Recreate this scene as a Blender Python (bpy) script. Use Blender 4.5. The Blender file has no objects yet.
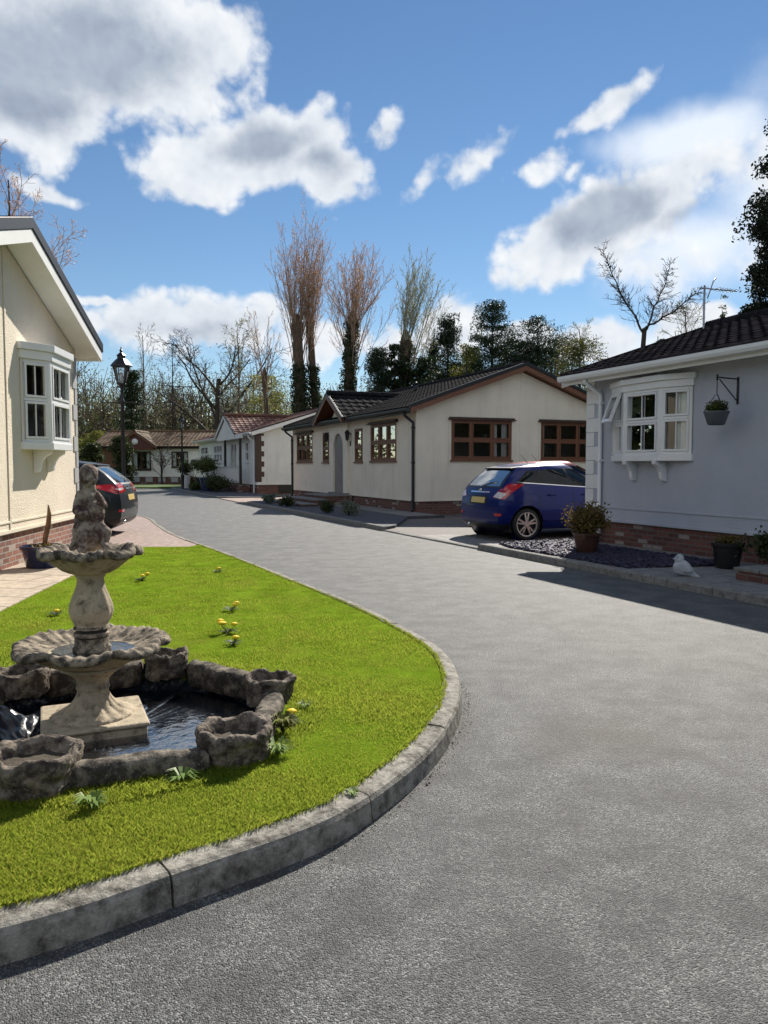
import bpy, bmesh, math, random
import numpy as np
from mathutils import Vector, Matrix, noise as mnoise

scene = bpy.context.scene
R = math.radians
PI = math.pi

# ------------------------------------------------------------------ camera
CAM_H, FOCAL = 1.45, 769.0
PITCH = math.atan(46 / FOCAL)
cam_data = bpy.data.cameras.new("camera")
cam_data.sensor_fit = 'VERTICAL'
cam_data.sensor_height = 36.0
cam_data.lens = FOCAL / 1024 * 36.0
cam_data.clip_start = 0.05
cam_data.clip_end = 3000
camera = bpy.data.objects.new("camera", cam_data)
scene.collection.objects.link(camera)
camera.location = (0, 0, CAM_H)
camera.rotation_euler = (R(90) - PITCH, 0, 0)
scene.camera = camera


def ray(px, py):
    x = (px - 384) / FOCAL
    y = (512 - py) / FOCAL
    return Vector((x, math.cos(PITCH) + y * math.sin(PITCH), -math.sin(PITCH) + y * math.cos(PITCH)))


def at(px, py, z=0.0):
    """the point of the level plane z that the photograph shows at a pixel"""
    d = ray(px, py)
    t = (z - CAM_H) / d.z
    return (d.x * t, d.y * t)


# ------------------------------------------------------------------ light
SUN_EL, SUN_AZ = 37.0, 19.5           # azimuth measured to the right of straight ahead
EXPOSURE = 0.55
sun_data = bpy.data.lights.new("sun", 'SUN')
sun_data.energy = 5.0
sun_data.angle = R(0.53)
sun_data.color = (1.0, 0.94, 0.84)
sun = bpy.data.objects.new("sun", sun_data)
scene.collection.objects.link(sun)
sd = Vector((math.sin(R(SUN_AZ)) * math.cos(R(SUN_EL)), math.cos(R(SUN_AZ)) * math.cos(R(SUN_EL)), math.sin(R(SUN_EL))))
sun.rotation_euler = sd.to_track_quat('Z', 'Y').to_euler()
sun.location = sd * 60

scene.view_settings.view_transform = 'Standard'
scene.view_settings.look = 'None'
scene.view_settings.exposure = EXPOSURE
scene.view_settings.gamma = 1.0
scene.view_settings.use_curve_mapping = False
scene.render.engine = 'CYCLES'
scene.cycles.max_bounces = 8
scene.cycles.diffuse_bounces = 3
scene.cycles.glossy_bounces = 3
scene.cycles.transparent_max_bounces = 12
scene.cycles.transmission_bounces = 4
scene.cycles.caustics_reflective = False
scene.cycles.caustics_refractive = False
scene.cycles.sample_clamp_indirect = 6.0


def build_world():
    w = bpy.data.worlds.new("World")
    scene.world = w
    w.use_nodes = True
    nt = w.node_tree
    N, L = nt.nodes, nt.links
    N.clear()

    def math_(op, a, b=None, c=None):
        n = N.new('ShaderNodeMath')
        n.operation = op
        for i, v in enumerate((a, b, c)):
            if v is None:
                continue
            if isinstance(v, (int, float)):
                n.inputs[i].default_value = v
            else:
                L.new(v, n.inputs[i])
        return n.outputs[0]

    def maprange(v, a, b, c=0.0, d=1.0, smooth=True):
        n = N.new('ShaderNodeMapRange')
        n.interpolation_type = 'SMOOTHSTEP' if smooth else 'LINEAR'
        L.new(v, n.inputs[0])
        for i, x in zip((1, 2, 3, 4), (a, b, c, d)):
            n.inputs[i].default_value = x
        return n.outputs[0]

    def noise_(vec, scale, detail, rough=0.55, dist=0.0):
        n = N.new('ShaderNodeTexNoise')
        n.inputs['Scale'].default_value = scale
        n.inputs['Detail'].default_value = detail
        n.inputs['Roughness'].default_value = rough
        n.inputs['Distortion'].default_value = dist
        L.new(vec, n.inputs['Vector'])
        return n

    def mixc(f, a, b):
        n = N.new('ShaderNodeMix')
        n.data_type = 'RGBA'
        for s, v in ((n.inputs[0], f), (n.inputs[6], a), (n.inputs[7], b)):
            if isinstance(v, (int, float)):
                s.default_value = v
            elif isinstance(v, tuple):
                s.default_value = (*v, 1)
            else:
                L.new(v, s)
        return n.outputs[2]

    tc = N.new('ShaderNodeTexCoord')
    dirv = tc.outputs['Generated']
    sky = N.new('ShaderNodeTexSky')
    sky.sky_type = 'NISHITA'
    sky.sun_disc = False
    sky.sun_elevation = R(SUN_EL)
    sky.sun_rotation = R(SUN_AZ)
    sky.altitude = 60
    sky.air_density = 1.0
    sky.dust_density = SKY_DUST
    sky.ozone_density = 2.2
    hsv = N.new('ShaderNodeHueSaturation')
    hsv.inputs['Saturation'].default_value = SKY_SAT
    hsv.inputs['Value'].default_value = SKY_VAL
    L.new(sky.outputs[0], hsv.inputs['Color'])
    skyc = hsv.outputs[0]

    sep = N.new('ShaderNodeSeparateXYZ')
    L.new(dirv, sep.inputs[0])
    az = math_('ARCTAN2', sep.outputs[0], sep.outputs[1])
    el = math_('ARCSINE', sep.outputs[2])
    comb = N.new('ShaderNodeCombineXYZ')
    L.new(az, comb.inputs[0])
    L.new(el, comb.inputs[1])
    # warp the outlines with turbulence of the direction itself
    wn = noise_(dirv, 5.0, 4.0, 0.6)
    sub = N.new('ShaderNodeVectorMath')
    sub.operation = 'SUBTRACT'
    L.new(wn.outputs['Color'], sub.inputs[0])
    sub.inputs[1].default_value = (0.5, 0.5, 0.5)
    sc = N.new('ShaderNodeVectorMath')
    sc.operation = 'SCALE'
    L.new(sub.outputs[0], sc.inputs[0])
    sc.inputs[3].default_value = 0.085
    add = N.new('ShaderNodeVectorMath')
    add.operation = 'ADD'
    L.new(comb.outputs[0], add.inputs[0])
    L.new(sc.outputs[0], add.inputs[1])
    warped = add.outputs[0]

    def azel(px, py):
        d = ray(px, py).normalized()
        return math.atan2(d.x, d.y), math.asin(d.z)

    def blobs(items):
        acc = None
        for (cx, cy, rx, ry, rot, wgt) in items:
            a, e = azel(cx, cy)
            ra = (azel(cx + rx, cy)[0] - azel(cx - rx, cy)[0]) / 2
            re = (azel(cx, cy - ry)[1] - azel(cx, cy + ry)[1]) / 2
            m = N.new('ShaderNodeMapping')
            m.vector_type = 'TEXTURE'
            m.inputs['Location'].default_value = (a, e, 0)
            m.inputs['Rotation'].default_value = (0, 0, R(rot))
            m.inputs['Scale'].default_value = (ra, re, 1)
            L.new(warped, m.inputs['Vector'])
            ln = N.new('ShaderNodeVectorMath')
            ln.operation = 'LENGTH'
            L.new(m.outputs[0], ln.inputs[0])
            v = math_('MULTIPLY_ADD', ln.outputs['Value'], -wgt, wgt)
            acc = v if acc is None else math_('SMOOTH_MAX', acc, v, 0.12)
        return acc

    body = blobs([
        (70, 40, 210, 110, 0, 1.0), (205, 45, 75, 60, 0, 1.0), (30, 115, 120, 55, 0, 1.0),
        (205, 170, 75, 42, 5, .9), (285, 158, 85, 52, 10, .95), (330, 178, 52, 40, 0, .9), (392, 135, 34, 22, 35, .62),
        (560, 242, 70, 36, 20, .95), (640, 205, 110, 52, 14, 1.0), (745, 175, 70, 60, 0, .5), (700, 265, 70, 26, 0, .3),
        (612, 108, 52, 13, 27, .44), (488, 160, 52, 19, 28, .40), (538, 166, 40, 16, 10, .38), (425, 188, 22, 7, 40, .24), (575, 172, 14, 7, 20, .26),
        (160, 318, 78, 28, 0, .72), (225, 325, 70, 20, 0, .6), (70, 320, 60, 18, 0, .7),
        (450, 322, 40, 30, 0, .85), (528, 326, 34, 15, 0, .8), (600, 335, 80, 24, 0, .8), (405, 338, 34, 26, 0, .7),
        (690, 322, 80, 26, 0, .8), (330, 345, 70, 22, 0, .6), (40, 185, 50, 10, -14, .55), (110, 297, 60, 6, -4, .5)])
    veil = blobs([(690, 142, 110, 46, 0, 1.2), (700, 250, 130, 60, 0, .8), (650, 340, 160, 30, 0, .6), (760, 200, 80, 140, 0, .7)])
    core = blobs([(50, 55, 215, 80, 8, 1.0), (20, 95, 120, 45, 0, .9), (262, 150, 70, 26, 8, .75), (330, 168, 40, 22, 0, .6),
                  (605, 212, 84, 32, 10, 1.15), (690, 215, 66, 22, 5, .6), (180, 328, 80, 15, 0, .45), (455, 335, 30, 12, 0, .35)])
    n1 = noise_(dirv, 8.5, 12.0, 0.60)

    def billow(vec):
        v = N.new('ShaderNodeTexVoronoi')
        v.feature = 'F1'
        v.normalize = True
        v.inputs['Scale'].default_value = 13.0
        v.inputs['Detail'].default_value = 3.0
        v.inputs['Roughness'].default_value = 0.62
        L.new(vec, v.inputs['Vector'])
        return v.outputs['Distance']
    # the same billows a little nearer the sun: their difference lights the lumps from the sun's side
    tow = N.new('ShaderNodeVectorMath')
    tow.operation = 'ADD'
    L.new(dirv, tow.inputs[0])
    tow.inputs[1].default_value = tuple((sd - Vector((0, 1, .1)).normalized()).normalized() * 0.022)
    wv = N.new('ShaderNodeVectorMath')
    wv.operation = 'MULTIPLY_ADD'
    L.new(sub.outputs[0], wv.inputs[0])
    wv.inputs[1].default_value = (0.06, 0.06, 0.06)
    L.new(dirv, wv.inputs[2])
    wv2 = N.new('ShaderNodeVectorMath')
    wv2.operation = 'MULTIPLY_ADD'
    L.new(sub.outputs[0], wv2.inputs[0])
    wv2.inputs[1].default_value = (0.06, 0.06, 0.06)
    L.new(tow.outputs[0], wv2.inputs[2])
    b1, b2 = billow(wv.outputs[0]), billow(wv2.outputs[0])
    relief = math_('SUBTRACT', b2, b1)
    n2 = noise_(dirv, 2.6, 3.0, 0.5)
    dens = math_('ADD', body, math_('ADD', math_('MULTIPLY_ADD', n1.outputs[0], 1.7, -0.82), math_('MULTIPLY_ADD', b1, -1.5, 0.47)))
    cover = maprange(dens, 0.0, 0.38)
    # scattered clouds added out of view, behind and above, to raise the fill light
    behind = maprange(sep.outputs[1], 0.25, -0.15)
    rest = math_('MULTIPLY', maprange(math_('MULTIPLY_ADD', n1.outputs[0], 0.35, n2.outputs[0]), 0.66, 0.78), behind)
    cover = math_('MAXIMUM', cover, rest)
    vden = math_('MULTIPLY', maprange(math_('ADD', veil, math_('MULTIPLY_ADD', n1.outputs[0], 0.7, -0.35)), -0.05, 0.75), 0.85)
    # high thin haze streaks
    shade = maprange(math_('ADD', core, math_('MULTIPLY_ADD', n1.outputs[0], 1.3, -0.65)), 0.0, 0.62)
    lump = maprange(math_('ADD', math_('MULTIPLY', relief, 1.5), math_('MULTIPLY_ADD', dens, -0.25, 0.55)), 0.0, 1.0, smooth=False)
    cl = mixc(lump, CLOUD_MID, CLOUD_HI)
    cl = mixc(math_('MULTIPLY', shade, 0.93), cl, mixc(lump, CLOUD_DARK, CLOUD_DARK2))
    skl = N.new('ShaderNodeVectorMath')
    skl.operation = 'SCALE'
    L.new(skyc, skl.inputs[0])
    skl.inputs[3].default_value = SKY_STRENGTH
    c = mixc(vden, skl.outputs[0], VEIL)
    c = mixc(cover, c, cl)
    bg = N.new('ShaderNodeBackground')
    bg.inputs['Strength'].default_value = 1.0
    L.new(c, bg.inputs['Color'])
    out = N.new('ShaderNodeOutputWorld')
    L.new(bg.outputs[0], out.inputs['Surface'])
    w.cycles.sampling_method = 'MANUAL'
    w.cycles.sample_map_resolution = 512


SKY_STRENGTH = 0.068
SKY_SAT, SKY_VAL, SKY_DUST = 1.12, 1.0, 0.0
CLOUD_HI, CLOUD_MID = (0.76, 0.765, 0.765), (0.40, 0.45, 0.52)
CLOUD_DARK, CLOUD_DARK2, VEIL = (0.19, 0.235, 0.315), (0.40, 0.445, 0.51), (0.66, 0.70, 0.75)
build_world()

# ------------------------------------------------------------------ materials


class NT:
    """a procedural material under construction"""

    def __init__(s, name):
        s.m = bpy.data.materials.new(name)
        s.m.use_nodes = True
        s.nt = s.m.node_tree
        s.N, s.L = s.nt.nodes, s.nt.links
        s.b = s.N['Principled BSDF']
        s.out = s.N['Material Output']
        s.tc = s.N.new('ShaderNodeTexCoord')
        s.obj = s.tc.outputs['Object']
        s.uv = s.tc.outputs['UV']
        s.geo = s.N.new('ShaderNodeNewGeometry')
        s.pos = s.geo.outputs['Position']

    def put(s, sock, v):
        if isinstance(v, (int, float)):
            sock.default_value = v
        elif isinstance(v, (tuple, list)):
            sock.default_value = (*v, 1) if len(v) == 3 and sock.type == 'RGBA' else v
        else:
            s.L.new(v, sock)

    def set(s, **kw):
        for k, v in kw.items():
            s.put(s.b.inputs[k.replace('_', ' ')], v)
        return s

    def noise(s, scale, detail=4, vec=None, rough=0.55, dist=0.0, col=False):
        n = s.N.new('ShaderNodeTexNoise')
        n.inputs['Scale'].default_value = scale
        n.inputs['Detail'].default_value = detail
        n.inputs['Roughness'].default_value = rough
        n.inputs['Distortion'].default_value = dist
        s.L.new(vec if vec is not None else s.obj, n.inputs['Vector'])
        return n.outputs[1 if col else 0]

    def voro(s, scale, vec=None, feature='F1', out='Color', rnd=1.0):
        n = s.N.new('ShaderNodeTexVoronoi')
        n.feature = feature
        n.inputs['Scale'].default_value = scale
        n.inputs['Randomness'].default_value = rnd
        s.L.new(vec if vec is not None else s.obj, n.inputs['Vector'])
        return n.outputs[out]

    def ramp(s, fac, stops):
        n = s.N.new('ShaderNodeValToRGB')
        e = n.color_ramp.elements
        while len(e) < len(stops):
            e.new(0.5)
        for el, (p, c) in zip(e, stops):
            el.position = p
            el.color = (c, c, c, 1) if isinstance(c, (int, float)) else (*c, 1)
        s.put(n.inputs[0], fac)
        return n.outputs[0]

    def mix(s, f, a, b, mode='MIX'):
        n = s.N.new('ShaderNodeMix')
        n.data_type = 'RGBA'
        n.blend_type = mode
        s.put(n.inputs[0], f)
        s.put(n.inputs[6], a)
        s.put(n.inputs[7], b)
        return n.outputs[2]

    def math(s, op, a, b=0.0):
        n = s.N.new('ShaderNodeMath')
        n.operation = op
        s.put(n.inputs[0], a)
        s.put(n.inputs[1], b)
        return n.outputs[0]

    def mapping(s, vec, scale=(1, 1, 1), rot=(0, 0, 0), loc=(0, 0, 0)):
        n = s.N.new('ShaderNodeMapping')
        n.inputs['Scale'].default_value = scale
        n.inputs['Rotation'].default_value = rot
        n.inputs['Location'].default_value = loc
        s.L.new(vec, n.inputs['Vector'])
        return n.outputs[0]

    def sepz(s, vec, i=2):
        n = s.N.new('ShaderNodeSeparateXYZ')
        s.L.new(vec, n.inputs[0])
        return n.outputs[i]

    def bump(s, h, strength=0.5, dist=0.01):
        n = s.N.new('ShaderNodeBump')
        n.inputs['Strength'].default_value = strength
        n.inputs['Distance'].default_value = dist
        s.put(n.inputs['Height'], h)
        s.L.new(n.outputs[0], s.b.inputs['Normal'])
        return s

    def brick(s, vec, c1, c2, mortar, w, h, ms, bias=0.0, off=0.5):
        n = s.N.new('ShaderNodeTexBrick')
        n.offset = off
        s.L.new(vec, n.inputs['Vector'])
        for k, v in (('Color1', c1), ('Color2', c2), ('Mortar', mortar)):
            s.put(n.inputs[k], v)
        n.inputs['Scale'].default_value = 1.0
        n.inputs['Mortar Size'].default_value = ms
        n.inputs['Mortar Smooth'].default_value = 0.2
        n.inputs['Bias'].default_value = bias
        n.inputs['Brick Width'].default_value = w
        n.inputs['Row Height'].default_value = h
        return n.outputs['Color'], n.outputs['Fac']


def plain(name, c, rough=0.6, var=0.12, scale=6.0, bump=0.0, bscale=60.0, bdist=0.004, metal=0.0, spec=0.5, coat=0.0, dirt=None, dirt_amt=0.3):
    t = NT(name)
    lo = tuple(x * (1 - var) for x in c)
    hi = tuple(min(1, x * (1 + var)) for x in c)
    col = t.ramp(t.noise(scale, 5), [(0.3, lo), (0.7, hi)])
    if dirt:
        col = t.mix(t.math('MULTIPLY', t.ramp(t.noise(scale * .45, 7, rough=.7), [(0.5, 0), (0.72, 1)]), dirt_amt), col, dirt)
    t.set(Base_Color=col, Roughness=rough, Metallic=metal)
    t.b.inputs['Specular IOR Level'].default_value = spec
    t.b.inputs['Coat Weight'].default_value = coat
    if bump:
        t.bump(t.noise(bscale, 4), bump, bdist)
    return t.m


def mat_render(name, c, streak=0.36, grit=55):
    """painted rough-cast wall"""
    t = NT(name)
    col = t.ramp(t.noise(1.6, 6), [(0.3, tuple(x * .93 for x in c)), (0.7, tuple(min(1, x * 1.05) for x in c))])
    st = t.noise(1.0, 5, t.mapping(t.obj, (3.0, 3.0, .35)), rough=.65)
    col = t.mix(t.math('MULTIPLY', t.ramp(st, [(0.52, 0), (0.75, 1)]), streak), col, tuple(x * .68 for x in c))
    t.set(Base_Color=col, Roughness=0.85)
    t.b.inputs['Specular IOR Level'].default_value = 0.25
    h = t.math('ADD', t.noise(grit, 4, rough=.7), t.math('MULTIPLY', t.voro(grit * 1.6, out='Distance'), .7))
    t.bump(h, 0.8, 0.010)
    return t.m


def mat_brick(name, c1, c2, mortar, pale=None):
    t = NT(name)
    nz = t.noise(3.0, 3, t.uv)
    cc = t.mix(nz, c1, c2)
    col, fac = t.brick(t.uv, cc, tuple(x * .62 for x in c2), mortar, .225, .075, .009)
    if pale:
        v, _f = t.brick(t.uv, (0, 0, 0), (1, 1, 1), (0, 0, 0), .225, .075, .009)
        sp = t.ramp(v, [(0.88, 0), (0.90, .75)])
        col = t.mix(t.math('MULTIPLY', sp, t.math('SUBTRACT', 1.0, fac)), col, pale)
    col = t.mix(t.ramp(t.noise(18, 5, t.uv), [(0.3, .35), (0.7, 0)]), col, (.05, .035, .03))
    t.set(Base_Color=col, Roughness=0.88)
    t.bump(t.math('ADD', t.math('MULTIPLY', fac, -1.2), t.math('MULTIPLY', t.noise(60, 3, t.uv), .5)), 0.8, 0.008)
    return t.m


def mat_asphalt():
    t = NT('asphalt')
    cells = t.voro(190, out='Color')
    g = t.sepz(cells, 0)
    stones = t.ramp(g, [(0.0, (.020, .021, .022)), (.42, (.084, .087, .085)), (.78, (.172, .172, .165)), (1.0, (.36, .355, .335))])
    big = t.noise(.55, 5, rough=.6)
    mid = t.noise(3.5, 5, rough=.65)
    col = t.mix(t.ramp(big, [(0.35, 0), (0.68, .3)]), stones, (.16, .157, .15))
    col = t.mix(t.ramp(mid, [(0.38, .62), (0.60, 0)]), col, (.05, .049, .048))
    # an old oil-dark scuffed patch in the turning area
    pm = t.mapping(t.obj, (1 / .95, 1 / .8, 1), loc=(-1.18 / .95, -4.05 / .8, 0))
    ln = t.N.new('ShaderNodeVectorMath')
    ln.operation = 'LENGTH'
    t.L.new(pm, ln.inputs[0])
    patch = t.math('SUBTRACT', 1.0, t.math('ADD', ln.outputs['Value'], t.math('MULTIPLY', t.noise(4, 5), .9)))
    col = t.mix(t.ramp(patch, [(-.0, 0), (.5, .7)]), col, (.075, .062, .052))
    t.set(Base_Color=col, Roughness=t.ramp(g, [(0, .5), (1, .75)]))
    t.b.inputs['Specular IOR Level'].default_value = 0.3
    h = t.math('ADD', t.math('MULTIPLY', t.voro(190, out='Distance'), -1.2), t.math('MULTIPLY', t.noise(320, 2), .3))
    h = t.math('ADD', h, t.math('MULTIPLY', t.noise(34, 5, rough=.7), 1.0))
    t.bump(h, .85, 0.005)
    return t.m


def mat_paving(name, c1, c2, joint, w, h, ms, rot=0.0, bump=.5, off=.5, stain=(.06, .055, .05)):
    t = NT(name)
    v = t.mapping(t.obj, rot=(0, 0, rot))
    nz = t.noise(2.2, 4)
    col, fac = t.brick(v, t.mix(nz, c1, c2), t.mix(nz, c2, tuple(x * .75 for x in c1)), joint, w, h, ms, off=off)
    col = t.mix(t.ramp(t.noise(9, 6, rough=.7), [(0.42, .4), (0.64, 0)]), col, stain)
    t.set(Base_Color=col, Roughness=0.8)
    t.bump(t.math('ADD', t.math('MULTIPLY', fac, -1.0), t.math('MULTIPLY', t.noise(70, 4), .5)), bump, 0.006)
    return t.m


def mat_stone(name, c, dark, amt=(.5, .68), upw=0.0, bump=.7, green=None):
    """weathered cast stone with lichen and soot"""
    t = NT(name)
    col = t.ramp(t.noise(9, 6, rough=.65), [(0.3, tuple(x * .72 for x in c)), (0.7, tuple(min(1, x * 1.12) for x in c))])
    m = t.noise(13, 8, rough=.72)
    if upw:
        m = t.math('ADD', m, t.math('MULTIPLY', t.sepz(t.geo.outputs['Normal']), upw))
    col = t.mix(t.ramp(m, [(amt[0], 0), (amt[1], .93)]), col, dark)
    if green:
        col = t.mix(t.ramp(t.noise(6, 5), [(0.52, 0), (0.68, .6)]), col, green)
    col = t.mix(t.ramp(t.voro(34, out='Distance'), [(0.0, .55), (0.18, 0)]), col, tuple(min(1, x * 1.5) for x in c))
    t.set(Base_Color=col, Roughness=0.9)
    t.b.inputs['Specular IOR Level'].default_value = 0.2
    t.bump(t.math('ADD', t.noise(38, 6, rough=.65), t.math('MULTIPLY', t.noise(130, 3), .5)), bump, 0.008)
    return t.m


def mat_tile(name, c, c2, rough=.55, spec=.3):
    t = NT(name)
    v = t.voro(3.1, t.mapping(t.uv, (1, 1.1, 1)), out='Color', rnd=.2)
    col = t.mix(t.sepz(v, 0), c, c2)
    col = t.mix(t.ramp(t.noise(5, 6, t.uv, rough=.7), [(0.5, 0), (0.75, .45)]), col, tuple(x * .45 for x in c))
    t.set(Base_Color=col, Roughness=rough)
    t.b.inputs['Specular IOR Level'].default_value = spec
    t.bump(t.noise(90, 3, t.uv), .3, .003)
    return t.m


def mat_leaf(name, c, c2, trans=0.35, rough=.5, scale=1.5, spec=.3, straw=False):
    t = NT(name)
    col = t.mix(t.ramp(t.noise(scale, 3, t.pos), [(0.35, 0), (0.65, 1)]), c, c2)
    nz = t.noise(scale * 14, 2, t.pos)
    col = t.mix(t.ramp(nz, [(0.35, .35), (0.65, 0)]), col, tuple(x * .55 for x in c))
    if straw:                                   # dead and darker blades among the green ones
        v = t.sepz(t.voro(120, t.pos), 0)
        patchy = t.noise(2.6, 5, t.pos, rough=.65)
        col = t.mix(t.math('MULTIPLY', t.ramp(v, [(.60, 0), (.70, .75)]), t.ramp(patchy, [(.4, .25), (.62, 1)])), col, (.42, .33, .10))
        col = t.mix(t.ramp(v, [(.16, .8), (.26, 0)]), col, (.045, .10, .012))
        col = t.mix(t.ramp(t.noise(1.7, 6, t.pos, rough=.7), [(.46, 0), (.62, .45)]), col, (.10, .19, .02))
    t.set(Base_Color=col, Roughness=rough)
    t.b.inputs['Specular IOR Level'].default_value = spec
    tr = t.N.new('ShaderNodeBsdfTranslucent')
    t.L.new(t.mix(.5, col, tuple(min(1, x * 1.7) for x in c2)), tr.inputs[0])
    ms = t.N.new('ShaderNodeMixShader')
    ms.inputs[0].default_value = trans
    t.L.new(t.b.outputs[0], ms.inputs[1])
    t.L.new(tr.outputs[0], ms.inputs[2])
    t.L.new(ms.outputs[0], t.out.inputs[0])
    return t.m


def mat_glass(name, tint=(.9, .95, .95), keep=0.0, dark=(.01, .012, .014), gain=1.7, blur=.015, ripple=False):
    """window glass: mirror at grazing angles, clear (or backed by the dark of a car) otherwise"""
    t = NT(name)
    fr = t.N.new('ShaderNodeFresnel')
    fr.inputs['IOR'].default_value = 1.6
    gl = t.N.new('ShaderNodeBsdfGlossy')
    gl.inputs['Roughness'].default_value = blur
    if ripple:
        bp = t.N.new('ShaderNodeBump')
        bp.inputs['Strength'].default_value = .25
        bp.inputs['Distance'].default_value = .02
        t.L.new(t.noise(13, 3), bp.inputs['Height'])
        t.L.new(bp.outputs[0], gl.inputs['Normal'])
    tp = t.N.new('ShaderNodeBsdfTransparent')
    tp.inputs[0].default_value = (*tint, 1)
    di = t.N.new('ShaderNodeBsdfDiffuse')
    di.inputs[0].default_value = (*dark, 1)
    m0 = t.N.new('ShaderNodeMixShader')
    m0.inputs[0].default_value = keep
    t.L.new(tp.outputs[0], m0.inputs[1])
    t.L.new(di.outputs[0], m0.inputs[2])
    m1 = t.N.new('ShaderNodeMixShader')
    t.L.new(t.math('MINIMUM', t.math('MULTIPLY', fr.outputs[0], gain), 1.0), m1.inputs[0])
    t.L.new(m0.outputs[0], m1.inputs[1])
    t.L.new(gl.outputs[0], m1.inputs[2])
    t.L.new(m1.outputs[0], t.out.inputs[0])
    return t.m


def mat_paint(name, c, metal=.35, rough=.32):
    t = NT(name)
    fl = t.voro(900, out='Color')
    t.set(Base_Color=t.mix(t.math('MULTIPLY', t.sepz(fl, 0), .25), c, tuple(min(1, x * 2 + .004) for x in c)), Metallic=metal, Roughness=rough)
    t.b.inputs['Coat Weight'].default_value = 0.28
    t.b.inputs['Specular IOR Level'].default_value = 0.25
    t.b.inputs['Coat Roughness'].default_value = 0.04
    t.bump(t.noise(2.2, 2), .03, .01)
    return t.m


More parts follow.
